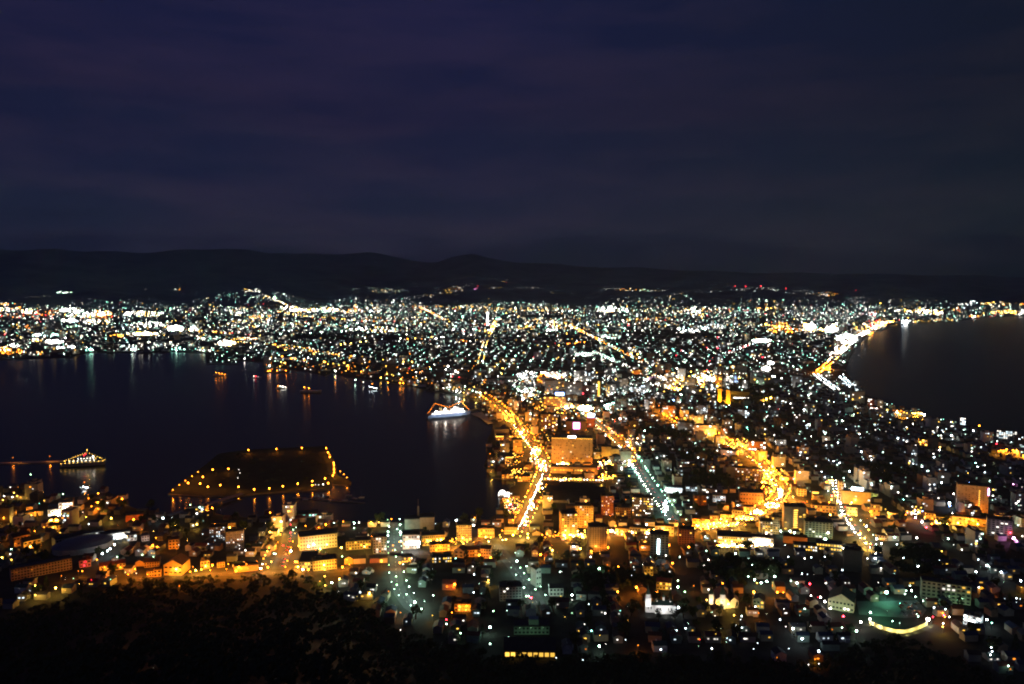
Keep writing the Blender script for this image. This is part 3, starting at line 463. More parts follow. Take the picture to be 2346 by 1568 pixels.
# ------------------------------------------------------------------ buildings
WINM = {}
def winmesh(p, L):
    k = (p, L)
    if k not in WINM:
        b = MB(); b.box(0, 0, -.5, 1, .12, 1)
        WINM[k] = b.mesh('window', glow(p, L, False, 'window') if L else mat('dark glass', (.02, .025, .03), .15, spec=.5))
    return WINM[k]
def place(px, py, rot=None):
    p = G(px, py, LZ); az = math.atan2(p.x, p.y)
    return p, (-az+(az*.85 if rot is None else math.radians(rot)))
def htop(p, px, yt):
    # height above the ground at plan position p that shows at row yt
    x, y, w = ray(px, yt); return CAM_H+w*(p.y/y)-p.z
BN = [0]
def building(label, x0, x1, yt, yb, depth=14, wall='grey', roof='dark', floors=4, cols=6, lit=.4, wc='w', L=6, rot=None, style='', cat='building', name='office_building', sides=True, group=None, win='lit', pent=True, maxwin=60, wsz=.5):
    xc = (x0+x1)/2; p, r = place(xc, yb, rot); d = p.xy.length
    w = (x1-x0)/F*math.hypot(d, CAM_H)*1.0; h = max(3, htop(p, xc, yt))
    root = empty(name, p, r)
    bm = MB(); bm.box(0, depth/2, 0, w, depth, h)
    fl = h/max(floors, 1)
    if style != 'plain' and style != 'balcony' and floors > 1:      # string courses
        for k in range(1, floors): bm.box(0, depth/2, k*fl-.12, w+.24, depth+.24, .24)
    if style == 'balcony':
        for s in (-1, 1): bm.box(s*(w/2+.12), depth/2, 0, .2, depth+.5, h)
    bm.build('wall', wallm(wall), root)
    rm = MB()
    if style == 'gable' or style == 'gablef':
        if style == 'gable': rm.gable(0, depth/2, h, w, depth, max(2, min(w, depth)*.32), 0, 0, .6, 1)
        else: rm.gable(0, depth/2, h, depth, w, w*.3, 0, math.pi/2, .5, 1)
        rm.build('roof', [roofm(roof), wallm(wall)], root)
    else:
        rm.box(0, depth/2, h, w+.7, depth+.7, .35)
        for a, q, ww, dd in ((0, .1, w+.7, .3), (0, depth-.1, w+.7, .3), (-w/2-.1, depth/2, .3, depth-.6), (w/2+.1, depth/2, .3, depth-.6)): rm.box(a, q, h+.35, ww, dd, .7)
        if pent and w > 9:
            s = random.choice((-.25, 0, .25)); rm.box(s*w, depth*.55, h+.35, min(w*.3, 7), min(depth*.4, 6), 3.0); rm.box(-s*w+w*.1, depth*.4, h+.35, 2.2, 2.2, 1.6)
        rm.build('roof', roofm(roof), root)
    if style == 'balcony':
        for k in range(1, floors):
            b = MB(); b.box(0, -.62, k*fl-.15, w-.1, 1.2, .22); b.box(0, -1.2, k*fl+.07, w-.1, .1, .85)
            for q in range(int(cols/2)+1): b.box(-w/2+.3+q*(w-.6)/max(1, int(cols/2)), -.6, k*fl+.07, .12, 1.08, fl-.35)
            b.build('balcony', wallm(wall), root)
    cells = [(0, i, j) for i in range(floors) for j in range(cols)]
    sc = max(1, int(depth/(w/max(cols, 1)))) if sides else 0
    if sides and abs(math.degrees(r)) >= 0:
        sd = -1 if (p.x > 0) else 1
        cells += [(sd, i, j) for i in range(floors) for j in range(sc)]
    random.shuffle(cells); n = 0
    if d < 1500 and style not in ('plain', 'balcony') and win == 'lit' and floors >= 2 and wall not in ('dark',): win = 'all'; cells.sort(key=lambda q: abs(q[0])); cells = cells[:floors*cols]; maxwin = 56
    for f, i, j in cells:
        on = random.random() < lit
        if n >= maxwin or (not on and win == 'lit'): continue
        n += 1
        Lx = random.choice((L*.4, L, L, L*1.6)) if on else 0; Lx = [3, 6, 12, 25][min(3, int(Lx//5))] if on else 0
        wp = random.choice(wc) if on else 'w'
        cw = w/cols if f == 0 else depth/sc
        o = link('window', winmesh(wp, Lx), root)
        if f == 0: o.location = (-w/2+(j+.5)*cw, -.04, (i+.55)*fl)
        else: o.location = (f*(w/2+.04), (j+.5)*cw, (i+.55)*fl); o.rotation_euler = (0, 0, math.pi/2)
        o.scale = (min(cw*wsz*1.2, 3.2), 1, min(fl*wsz, 1.9))
    thing(root, label, cat, (p.x, p.y, p.z+h*.6), group)
    ca, sa = math.cos(r), math.sin(r); occ_rect(p.x-sa*depth/2, p.y+ca*depth/2, w+8, depth+10, r)
    return root, p, r, w, h
def local(b, x, y, z): root, p, r, w, h = b; ca, sa = math.cos(r), math.sin(r); return Vector((p.x+x*ca-y*sa, p.y+x*sa+y*ca, p.z+z))
def wash(b, pal, n=2, lout=.6, dist=9, up=.55, z=1.0, col=None):  # unseen spots added in front of a wall to make its facade glow
    root, p, r, w, h = b; colr = col or PAL[pal]
    for i in range(n):
        x = (i+.5)/n*w-w/2; spot(root, local(b, x, -dist, z), local(b, x, 0, h*up), colr, lout, 110, .4)
def sign(b, x, z, w, h, pal, L, y=-.4, name='sign'):
    m_ = MB(); m_.box(0, 0, -h/2, w, .25, h); m_.build(name, glow(pal, L, True, 'sign'), b[0], (x, y, z))

B = building
# --- harbour hotel, the wide amber block
h = B('wide hotel block lit amber, rows of windows above a bright arcade', 1264, 1356, 1004, 1063, 22, 'ochre', 'dark', 12, 20, .22, 'yyw', 6, rot=-2, name='hotel', cat='hotel', maxwin=90, wsz=.42)
wash(h, 'o', 7, .17, 26, .55, col=(1, .30, .02)); wash(h, 'y', 2, .9, 4, .2)
sign(h, 0, h[4]+2.2, 14, 2.4, 'w', 25)
for i in range(26):
    x = -h[3]/2+h[3]*(i+.5)/26
    if abs(x) > 7.5: link('roof_light', winmesh('y', 12), h[0], (x, -.5, h[4]-.8)).scale = (.9, 1, .9)
pd = B('low arcaded podium with glowing amber arches below the wide hotel', 1262, 1368, 1071, 1086, 16, 'beige', 'brown', 1, 16, .8, 'yoo', 9, rot=-2, name='arcade', cat='building', pent=False); wash(pd, 'o', 5, .6, 12)
b = B('flat yellow floodlit hall right of the wide hotel', 1378, 1400, 1024, 1050, 16, 'ochre', 'dark', 3, 4, 0, rot=0, style='plain', name='hall'); wash(b, 'y', 2, .9, 8)
b = B('lower yellow floodlit annexe stepping down from the yellow hall', 1401, 1419, 1029, 1050, 14, 'ochre', 'dark', 3, 4, 0, rot=0, style='plain', name='hall'); wash(b, 'y', 2, .9, 8)
b = B('small pale bright shop at the right foot of the wide hotel', 1360, 1375, 1036, 1052, 9, 'cream', 'dark', 2, 3, .6, 'yw', rot=0, name='shop'); wash(b, 'y', 1, 1.1, 7)
# long dark market sheds
for k, (yt, yb, x0, x1, lb) in enumerate(((1117, 1121, 1246, 1385, 'rearmost'), (1126, 1131, 1240, 1382, 'middle'), (1137, 1142, 1236, 1380, 'nearer'), (1147, 1153, 1230, 1376, 'front'))):
    B(f'{lb} long dark warehouse roof of the shed rows below the hotel', x0, x1, yt, yb, 20, 'grey', 'dark', 1, 20, .02, 'w', rot=-3, style='gable', name='warehouse', sides=False)
b = B('long low hall with a row of globe lamps and amber wall', 1246, 1382, 1104, 1109, 12, 'brown', 'brown', 1, 20, .1, 'yo', rot=-2, name='market_hall', pent=False, sides=False)
wash(b, 'o', 9, .5, 6)
for i in range(20): lamp(local(b, -b[3]/2+b[3]*(i+.5)/20, 2+random.uniform(-1, 1), b[4]+3.4), random.choice('wyy'), 2, .75, 'lamp')
for i in range(9): lamp(local(b, -b[3]/2+b[3]*(i+.5)/9, -8, 4), random.choice('yow'), 2, .7, 'lamp')
# towers in the tram street
b = B('slim amber hotel tower with two floodlights glaring at its base', 1287, 1322, 1178, 1238, 20, 'ochre', 'dark', 12, 6, .3, 'yww', 7, rot=10, name='hotel_tower', cat='tower block'); wash(b, 'o', 4, .8, 12, .35); wash(b, 'y', 2, .9, 20, .7)
b = B('amber office block with bright floors behind the slim tower', 1318, 1358, 1160, 1210, 14, 'ochre', 'dark', 9, 8, .16, 'yw', rot=-2, name='office_building'); wash(b, 'o', 4, .75, 14)
b = B('apartment tower with rows of small dark windows in a pale facade', 1351, 1389, 1208, 1264, 16, 'beige', 'dark', 12, 7, 1, 'w', 0, rot=8, name='apartment_tower', cat='tower block', win='all', maxwin=90, sides=False, wsz=.42)
for o in b[0].children:
    if o.name.startswith('window'): o.data = winmesh('w', 0)
for k in range(12): m_ = MB(); m_.box(-b[3]/2-.6, 8, 0, 1.2, 14, .9); m_.build('balcony', wallm('beige'), b[0], (0, 0, k*b[4]/12+1))
wash(b, 'o', 3, .62, 12, .3); wash(b, 'y', 1, .5, 16, .7)
b = B('brown apartment block standing above the tram street', 1378, 1405, 1137, 1181, 12, 'brick', 'dark', 9, 6, .25, 'wwy', rot=4, name='apartment_building', wsz=.35); wash(b, 'o', 2, .3, 14)
b = B('dark block with many bright windows beside the brown block', 1449, 1494, 1141, 1184, 14, 'dark', 'dark', 8, 11, .42, 'wwy', 12, rot=-4, name='apartment_building', wsz=.35); wash(b, 'o', 2, .12, 14)
B('low dark house block with a few lit windows between two blocks', 1410, 1444, 1164, 1186, 14, 'brown', 'dark', 4, 7, .16, 'y', rot=0)
b = B('dark tower with a vertical white neon sign', 1490, 1530, 1226, 1281, 16, 'green', 'dark', 10, 5, .03, 'y', rot=0, name='office_tower', cat='tower block'); sign(b, -1, b[4]*.52, 2.0, b[4]*.62, 'c', 25)
b = B('slender brown block with dim floors right of the neon tower', 1556, 1590, 1214, 1249, 14, 'brick', 'dark', 7, 6, .1, 'y', rot=8); wash(b, 'o', 2, .22, 10)
# cream school and neighbour
b = B('long cream public hall with a row of white lights at its foot', 1648, 1719, 1231, 1251, 24, 'cream', 'brown', 3, 16, .3, 'w', rot=6, name='public_hall', sides=False, pent=False); wash(b, 'y', 6, .45, 7)
for i in range(14): lamp(local(b, -b[3]/2+b[3]*(i+.5)/14, -5, 2.5), 'y', 2, .5, 'lamp')
b = B('yellow white shop front glaring beside the cream hall', 1722, 1768, 1233, 1252, 12, 'cream', 'brown', 2, 9, .8, 'yw', 12, rot=4, name='shop'); wash(b, 'y', 4, 1.3, 7)
# shops in the bright tram street
for i, (x0, x1, yt, yb) in enumerate(((1413, 1441, 1212, 1229), (1443, 1478, 1209, 1231), (1480, 1500, 1213, 1226), (1502, 1542, 1206, 1228))):
    b = B(f'{["cream","yellow","ochre","pale"][i]} shop row wall washed bright yellow along the tram street', x0, x1, yt, yb, 10, ['cream', 'ochre', 'ochre', 'cream'][i], 'brown', 2, 6, .5, 'yw', rot=0, name='shop', pent=False); wash(b, 'y' if i % 2 else 'o', 3, 1.2, 7)
for i, (x0, x1, yt, yb) in enumerate(((1586, 1604, 1189, 1206), (1606, 1624, 1190, 1205), (1627, 1645, 1182, 1201), (1650, 1674, 1180, 1196), (1678, 1700, 1170, 1187), (1704, 1726, 1162, 1178))):
    b = B(f'{["narrow","gabled","tall","broad","plain","corner"][i]} amber washed shop on the curving tram street', x0, x1, yt, yb, 10, random.choice(['ochre', 'cream', 'brown']), 'brown', 2+i % 2, 4, .3, 'yo', rot=random.uniform(-8, 8), name='shop', pent=False, style='gable' if i == 1 else ''); wash(b, 'o', 2, .9, 7)
b = B('brown shop block beside the curving tram street bend', 1697, 1745, 1130, 1158, 22, 'brown', 'dark', 3, 8, .05, 'y', rot=8, name='shop'); wash(b, 'o', 3, .25, 12)
b = B('pale apartment block on the inside of the tram street bend', 1742, 1768, 1196, 1226, 14, 'cream', 'dark', 7, 5, .2, 'yw', rot=8, name='apartment_building'); wash(b, 'y', 2, .6, 14)
b = B('cream side block left of the balcony tower', 1769, 1784, 1186, 1224, 12, 'cream', 'dark', 7, 4, .2, 'y', rot=8, name='apartment_building'); wash(b, 'y', 1, .5, 14)
b = B('brown block with warm windows on the quiet side street', 1686, 1740, 1074, 1102, 12, 'brown', 'dark', 5, 12, .3, 'wwy', 8, rot=2, name='apartment_building', wsz=.35); wash(b, 'o', 2, .12, 14)
b = B('white shop hall glaring cool white beside the boulevard', 1528, 1562, 1118, 1131, 14, 'white', 'grey', 1, 9, .9, 'cw', 12, rot=4, name='shop', pent=False); wash(b, 'c', 4, 1.6, 8)
b = B('pale roofed store right of the glaring white hall', 1572, 1600, 1116, 1126, 12, 'white', 'grey', 2, 7, .2, 'c', rot=6, name='shop'); wash(b, 'c', 2, .25, 8)
b = B('boxy white framed showroom lit from inside', 1634, 1661, 1136, 1152, 12, 'white', 'grey', 2, 5, .5, 'c', 8, rot=6, name='showroom'); wash(b, 'c', 3, .5, 6)
b = B('brown slatted parking tower with red roof light', 1590, 1618, 1136, 1158, 12, 'brick', 'dark', 6, 3, .1, 'o', rot=6, name='parking_tower'); wash(b, 'o', 2, .22, 14)
b = B('yellow house with a red trimmed roof', 1505, 1536, 1334, 1352, 10, 'ochre', 'red', 2, 5, .1, 'y', rot=-4, style='gable', name='house', cat='house'); wash(b, 'y', 2, .55, 9)
b = B('narrow yellow stucco tower house at the street corner', 1476, 1495, 1298, 1326, 10, 'ochre', 'dark', 4, 3, .2, 'y', rot=10, name='house', cat='house'); wash(b, 'y', 2, .7, 8)
b = B('grey block with pale side wall beside the slope street', 1146, 1194, 1346, 1377, 16, 'grey', 'dark', 5, 7, .04, 'w', rot=4, name='apartment_building'); wash(b, 'y', 2, .10, 12)
# harbour front, lower middle
b = B('long pale yellow brick building, its left half glaring white', 691, 770, 1227, 1258, 22, 'cream', 'dark', 4, 13, 1, 'w', 0, rot=6, name='office_building', win='all', sides=False, pent=False, maxwin=60, wsz=.4)
for o in b[0].children:
    if o.name.startswith('window'): o.data = winmesh('w', 0)
wash(b, 'y', 5, .6, 12); wash(b, 'w', 1, .8, 12, .4)
b = B('black roofed parking deck with a bright white front edge', 687, 722, 1288, 1303, 34, 'grey', 'dark', 2, 6, .5, 'y', rot=-6, name='parking_deck', pent=False); wash(b, 'y', 3, 1.1, 6)
b = B('yellow office with three rows of windows beside the parking deck', 720, 770, 1284, 1306, 16, 'ochre', 'dark', 3, 9, .12, 'yc', rot=4, name='office_building'); wash(b, 'y', 4, 1.0, 9)
b = B('ochre building with two tall lit stairwells on the tram street', 795, 848, 1240, 1259, 14, 'ochre', 'dark', 3, 9, .2, 'yo', rot=2); wash(b, 'y', 4, .65, 8)
B('dark block with a column of three white windows', 856, 885, 1232, 1268, 14, 'grey', 'dark', 6, 5, .1, 'w', rot=2, name='apartment_building')
b = B('grey warehouse with a tall square chimney on the harbour front', 928, 962, 1190, 1213, 16, 'grey', 'dark', 3, 6, .08, 'y', rot=-3, name='warehouse', pent=False, style='plain'); wash(b, 'y', 2, .10, 16)
m_ = MB(); m_.box(0, 0, 0, 3.2, 3.2, b[4]+14, taper=.7); m_.cyl((0, 0, b[4]+14), (0, 0, b[4]+24), .25); m_.build('chimney', wallm('brown'), b[0], (b[3]*.36, 12, 0))
b = B('blank beige warehouse block joined to the chimney building', 963, 994, 1186, 1214, 16, 'beige', 'dark', 4, 5, 0, rot=-3, name='warehouse', pent=False, style='plain'); wash(b, 'y', 2, .12, 16)
b = B('shop with a long glaring white sign over its front', 924, 961, 1226, 1258, 16, 'white', 'dark', 3, 6, .2, 'w', rot=0, name='shop'); wash(b, 'o', 2, .5, 9); sign(b, 2, b[4]*.42, b[3]*.8, 3.6, 'w', 25, -.6); wash(b, 'w', 2, 1.0, 5, .2)
b = B('ornate yellow colonnaded hall above the tram street', 968, 1018, 1227, 1250, 16, 'ochre', 'dark', 3, 12, 0, rot=3, name='public_hall'); wash(b, 'y', 5, 1.0, 8)
b = B('smaller yellow annexe stepping down from the ornate hall', 986, 1030, 1248, 1264, 12, 'ochre', 'dark', 2, 8, .1, 'y', rot=3, name='public_hall'); wash(b, 'y', 4, .8, 8)
b = B('block with dark shop sign floors and amber base by the quay', 1047, 1080, 1204, 1240, 14, 'beige', 'dark', 7, 8, .2, 'y', 3, rot=0, name='office_building'); wash(b, 'o', 3, .7, 9, .2)
b = B('amber quay building with a pale flat roof near the boat basin', 1096, 1132, 1212, 1232, 14, 'ochre', 'brown', 2, 7, .1, 'y', rot=0, name='market_hall'); wash(b, 'o', 3, .85, 8)
b = B('yellow quay building beside the bright harbour road end', 1156, 1186, 1209, 1224, 12, 'ochre', 'brown', 2, 7, .1, 'y', rot=0, name='market_hall'); wash(b, 'y', 3, .85, 8)
b = B('orange house with dark windows right of the slope trees', 1071, 1098, 1260, 1276, 10, 'ochre', 'brown', 2, 5, .1, 'y', rot=4, name='house', cat='house', style='gable'); wash(b, 'o', 2, .7, 8)
b = B('orange plastered house next to a bright street lamp', 1102, 1124, 1258, 1280, 10, 'beige', 'brown', 3, 4, .1, 'y', rot=-8, name='house', cat='house', style='gable'); wash(b, 'o', 2, .6, 8)
b = B('small house with a lit gable end and black roof', 1040, 1062, 1262, 1278, 14, 'cream', 'dark', 2, 2, 0, rot=-20, name='house', cat='house', style='gablef'); wash(b, 'o', 1, .6, 8)
B('low dark school with one long row of pale yellow windows', 991, 1034, 1277, 1290, 12, 'dark', 'dark', 2, 9, .62, 'yyw', 6, rot=4, name='school', sides=False)
B('dark annexe with two rows of small lit windows', 921, 945, 1277, 1290, 10, 'dark', 'dark', 2, 5, .8, 'yyw', 6, rot=4, name='school', sides=False)
for i, (x0, x1, yt, yb) in enumerate(((790, 808, 1281, 1293), (811, 837, 1280, 1292), (848, 868, 1279, 1290), (869, 887, 1279, 1290))):
    b = B(f'{["gabled","broad","shingled","lamp lit"][i]} orange house in the row below the tram street', x0, x1, yt, yb, 9, ['ochre', 'cream', 'brick', 'ochre'][i], 'dark', 1, 4, .1, 'y', rot=0, name='house', cat='house', style='gablef' if i == 0 else 'gable'); wash(b, 'o', 1, .65, 6)
b = B('grey pier shed with teal lit doors', 668, 726, 1177, 1187, 14, 'grey', 'dark', 1, 9, .5, 'ct', 6, rot=-5, name='pier_shed', pent=False)
# lower left quarter
b = B('floodlit white loading hall of the harbour factory', 140, 164, 1152, 1182, 14, 'white', 'grey', 4, 4, .4, 'w', 12, rot=-6, name='factory', pent=False); wash(b, 'w', 2, 2.2, 8, .5, col=(1, .82, .72))
b = B('lower pinkish wing of the floodlit factory', 115, 139, 1168, 1184, 14, 'white', 'grey', 2, 5, .6, 'w', 12, rot=-6, name='factory', pent=False); wash(b, 'w', 2, 2.0, 8, .5, col=(1, .8, .68))
b = B('long grey shed with ribbed wall left of the round roof', 136, 186, 1230, 1252, 14, 'grey', 'dark', 2, 9, 0, rot=18, name='warehouse', pent=False); wash(b, 'c', 3, .22, 12)
b = B('white workshop with three tall dark bays behind the round roof', 192, 233, 1221, 1232, 12, 'grey', 'dark', 2, 8, .1, 'c', rot=4, name='workshop', pent=False); wash(b, 'c', 3, .2, 10)
b = B('floodlit white workshop range behind the round roof', 238, 292, 1222, 1238, 12, 'white', 'dark', 2, 10, .5, 'cw', 8, rot=4, name='workshop', pent=False); wash(b, 'c', 4, .7, 9)
b = B('small pale depot with a lit doorway', 294, 312, 1226, 1240, 10, 'white', 'grey', 2, 3, .3, 'wc', rot=4, name='depot', pent=False); wash(b, 'w', 1, .35, 8)
b = B('small grey depot with a white lit wall', 327, 341, 1228, 1240, 10, 'white', 'grey', 2, 3, 0, rot=4, name='depot', pent=False); wash(b, 'w', 1, .35, 8)
b = B('deep orange lit wall of a narrow storehouse', 389, 408, 1237, 1258, 10, 'ochre', 'brown', 3, 3, .1, 'o', rot=-8, name='storehouse', pent=False); wash(b, 'o', 2, .9, 7)
b = B('grey apartment house dotted with tiny white balcony lights', 483, 518, 1208, 1240, 12, 'grey', 'dark', 7, 8, .4, 'cw', 8, rot=-6, name='apartment_building', wsz=.3)
B('dark apartment house with a column of white stair lights', 521, 556, 1218, 1262, 12, 'grey', 'dark', 8, 8, .22, 'cw', 8, rot=-6, name='apartment_building', wsz=.3)
b = B('long dim brown school block with ribbon windows', 47, 148, 1293, 1318, 14, 'beige', 'dark', 4, 20, .02, 'y', 3, rot=6, name='school', pent=False, sides=False, wsz=.55, maxwin=90, win='all'); wash(b, 'o', 4, .05, 22)
b = B('shop under a row of round orange lamps', 236, 282, 1294, 1308, 10, 'cream', 'red', 2, 8, .3, 'o', rot=4, name='shop', style='gable'); wash(b, 'o', 3, .9, 6)
b = B('red lit shop front beside the orange lamps', 186, 206, 1284, 1300, 9, 'cream', 'red', 2, 3, .3, 'r', rot=4, name='shop'); wash(b, 'r', 2, .5, 6)
b = B('small orange gable end among dark roofs', 312, 328, 1289, 1298, 12, 'ochre', 'brown', 1, 2, 0, rot=-14, name='house', cat='house', style='gablef'); wash(b, 'o', 1, .7, 6)
b = B('long orange lit house front left of the big gable', 334, 362, 1288, 1300, 12, 'ochre', 'brown', 2, 6, 0, rot=-8, name='house', cat='house', style='gable'); wash(b, 'o', 2, .5, 7)
b = B('pair of amber gatehouses with dark arches', 338, 352, 1310, 1322, 8, 'ochre', 'brown', 2, 3, 0, rot=-8, name='gatehouse', cat='house'); wash(b, 'o', 1, .8, 6)
b = B('amber arched gateway house left of the big gable', 354, 368, 1306, 1322, 8, 'ochre', 'brown', 2, 2, 0, rot=-8, name='gatehouse', cat='house'); wash(b, 'o', 1, .9, 6)
b = B('big orange gable hall with twin glaring lamps', 378, 416, 1295, 1318, 22, 'ochre', 'brown', 2, 4, 0, rot=-24, name='hall', style='gablef'); wash(b, 'o', 2, .9, 9)
b = B('orange shop house behind clustered street lamps', 462, 480, 1286, 1304, 9, 'ochre', 'brown', 2, 3, .3, 'y', rot=0, name='shop'); wash(b, 'o', 1, .9, 6)
b = B('small orange house in the tree line', 499, 514, 1289, 1300, 9, 'ochre', 'brown', 2, 3, 0, rot=0, name='house', cat='house'); wash(b, 'o', 1, .4, 7)
b = B('long low orange wall building at the wood edge', 540, 588, 1297, 1310, 10, 'ochre', 'brown', 1, 8, .1, 'y', rot=-3, name='storehouse', pent=False); wash(b, 'o', 3, .7, 7)
b = B('amber flat roofed harbour office with one bright lamp', 488, 537, 1200, 1212, 12, 'ochre', 'dark', 1, 8, 0, rot=-6, name='storehouse', pent=False); wash(b, 'o', 2, .6, 8)
b = B('square orange lit boat shed by the water', 292, 325, 1180, 1195, 12, 'brick', 'dark', 1, 4, .1, 'o', rot=-4, name='boat_shed', pent=False); wash(b, 'o', 2, .8, 8)
b = B('yellow canopy shed left of the floodlit factory', 58, 92, 1174, 1184, 12, 'ochre', 'dark', 1, 6, .2, 'y', rot=-4, name='boat_shed', pent=False); wash(b, 'y', 2, .9, 7)
b = B('orange shed at the left picture edge', 5, 32, 1173, 1186, 12, 'ochre', 'dark', 1, 5, .2, 'y', rot=-4, name='boat_shed', pent=False); wash(b, 'o', 2, .8, 7)
b = B('amber house wall below the left lamps', 36, 66, 1228, 1250, 12, 'ochre', 'brown', 2, 5, .1, 'y', rot=20, name='house', cat='house', style='gable'); wash(b, 'o', 2, .7, 8)
b = B('amber gable shop under two lamps by the left shore road', 60, 90, 1238, 1258, 12, 'ochre', 'brown', 2, 4, .1, 'y', rot=14, name='house', cat='house', style='gable'); wash(b, 'o', 2, .8, 8)
b = B('small amber store behind the left factory yard', 116, 140, 1205, 1220, 12, 'ochre', 'brown', 2, 4, .1, 'y', rot=0, name='storehouse'); wash(b, 'o', 2, .8, 7)
# right side
b = B('apartment tower with a bright lit column of balconies', 1798, 1842, 1162, 1220, 16, 'beige', 'dark', 12, 6, .12, 'y', rot=8, name='apartment_tower', cat='tower block', style='balcony'); wash(b, 'y', 2, .3, 14)
for k in range(11): link('stair_light', winmesh('y', 12), b[0], (0.6, -1.4, (k+.55)*b[4]/12)).scale = (4.5, 1, .8)
b = B('pale stepped apartment block with open galleries', 1848, 1902, 1197, 1232, 16, 'cream', 'dark', 7, 8, .04, 'w', rot=8, name='apartment_building', style='balcony', win='all', maxwin=80, sides=False); wash(b, 'g', 3, .22, 14)
b = B('dark green store with two rows of warm windows', 1874, 1924, 1246, 1263, 12, 'green', 'dark', 2, 9, .85, 'y', 6, rot=6, name='school', sides=False, pent=False)
b = B('dark low block with a single row of cream windows', 1822, 1868, 1250, 1263, 12, 'dark', 'dark', 2, 10, .5, 'yw', 6, rot=6, name='school', sides=False, pent=False)
b = B('orange lit hoarding wall below the balcony tower', 1798, 1846, 1230, 1246, 8, 'ochre', 'brown', 1, 7, 0, rot=6, name='shop', pent=False); wash(b, 'o', 3, .6, 7)
b = B('yellow block carrying a bright white roof sign', 1932, 1988, 1127, 1156, 16, 'ochre', 'dark', 4, 9, .05, 'w', rot=8, name='department_store', cat='store', style='plain'); wash(b, 'y', 4, .55, 14); sign(b, 2, b[4]+3.6, 16, 4.0, 'c', 25, 3)
b = B('thin white stair tower left of the white roof sign', 1921, 1930, 1104, 1152, 10, 'white', 'dark', 8, 2, .1, 'w', rot=8, name='tower', cat='tower block', pent=False); wash(b, 'w', 1, .45, 12)
b = B('squat round corner pavilion glowing yellow green', 1990, 2010, 1130, 1142, 14, 'cream', 'dark', 1, 4, 0, rot=8, name='pavilion'); wash(b, 'g', 2, .5, 8, col=(.8, 1, .25))
b = B('small olive lit block at the avenue corner', 1828, 1846, 1121, 1137, 10, 'cream', 'dark', 3, 3, 0, rot=6, name='shop'); wash(b, 'g', 1, .4, 8, col=(.8, 1, .2))
b = B('yellow green billboard building over the dark street', 1861, 1875, 1126, 1134, 8, 'dark', 'dark', 1, 2, 0, rot=6, name='shop', pent=False); sign(b, 0, b[4]*.6, b[3]*.9, b[4]*.5, 'y', 3)
b = B('tall pale hotel with a violet sign on its right edge', 2200, 2254, 1113, 1174, 18, 'beige', 'dark', 13, 9, .02, 'y', rot=6, name='hotel', cat='hotel', wsz=.3); wash(b, 'o', 3, .38, 20)
sign(b, b[3]/2-.8, b[4]*.82, 1.3, b[4]*.26, 'm', 12)
for k in range(11): link('stair_light', winmesh('y', 12), b[0], (b[3]*.2, -.12, (k+.7)*b[4]/13)).scale = (1.1, 1, .9)
for i, (x0, x1, yt, yb) in enumerate(((1861, 1883, 1158, 1172), (1885, 1912, 1160, 1175), (1941, 1962, 1163, 1182), (1997, 2013, 1157, 1186), (2037, 2055, 1176, 1188), (2147, 2172, 1185, 1202), (2176, 2210, 1184, 1204), (2226, 2268, 1190, 1206), (2010, 2030, 1228, 1238), (2122, 2142, 1176, 1192))):
    b = B(f'{["orange","ochre","tan","upright amber","cubic orange","pale orange","wide orange","glowing yellow","low orange","deep amber"][i]} lit shop wall along the right tram street', x0, x1, yt, yb, 10, 'ochre' if i % 2 else 'cream', 'brown', 2+(i == 3), 4, .4, 'yo', rot=6, name='shop', pent=False); wash(b, 'o', 2, .95, 7)
b = B('grey tower block at the right picture edge', 2268, 2310, 1192, 1230, 14, 'grey', 'dark', 8, 6, .1, 'w', rot=6, name='apartment_building'); wash(b, 'w', 2, .15, 12)
b = B('block with a bright grid of white windows by the strait', 2289, 2322, 988, 1006, 12, 'grey', 'dark', 5, 9, .9, 'cw', 6, rot=0, name='apartment_building', wsz=.6)
B('narrow shore block with a stack of lit white windows', 2201, 2210, 958, 974, 10, 'grey', 'dark', 5, 3, .9, 'cw', 12, rot=0, name='apartment_building')
b = B('five storey apartment house with pale balcony bands', 2124, 2208, 1338, 1380, 14, 'cream', 'dark', 5, 10, .12, 'yyw', 4, rot=6, name='apartment_building', style='balcony', win='all', maxwin=80, sides=False); wash(b, 'g', 4, .16, 16)
b = B('exhibition hall with a pale green lit gable and white lamps', 1902, 1950, 1377, 1400, 26, 'cream', 'green', 2, 7, .1, 'w', rot=-4, name='exhibition_hall', cat='hall', style='gablef'); wash(b, 'g', 3, .32, 10)
for i in range(7): link('gable_light', winmesh('c', 12), b[0], ((i-3)*1.7, -.3, b[4]+3-abs(i-3)*.5)).scale = (.7, 1, 1.0)
b = B('white shrine building lit from inside behind the trees', 2211, 2240, 1412, 1434, 12, 'white', 'grey', 3, 4, .7, 'cw', 12, rot=-10, name='station_building'); wash(b, 'c', 2, 1.0, 8)
b = B('slope house with an orange lit terrace', 1778, 1798, 1344, 1358, 12, 'ochre', 'brown', 1, 4, .3, 'o', rot=20, name='house', cat='house', style='gable'); wash(b, 'o', 1, .8, 6)
B('tall dark slab block without a single light', 1936, 1970, 1262, 1310, 12, 'dark', 'dark', 9, 5, 0, rot=6, name='apartment_building')
b = B('small chapel with three lit dormer windows right of the amber church', 1726, 1748, 1376, 1394, 14, 'cream', 'green', 2, 3, .5, 'y', rot=-4, name='chapel', style='gablef'); wash(b, 'g', 1, .3, 8)
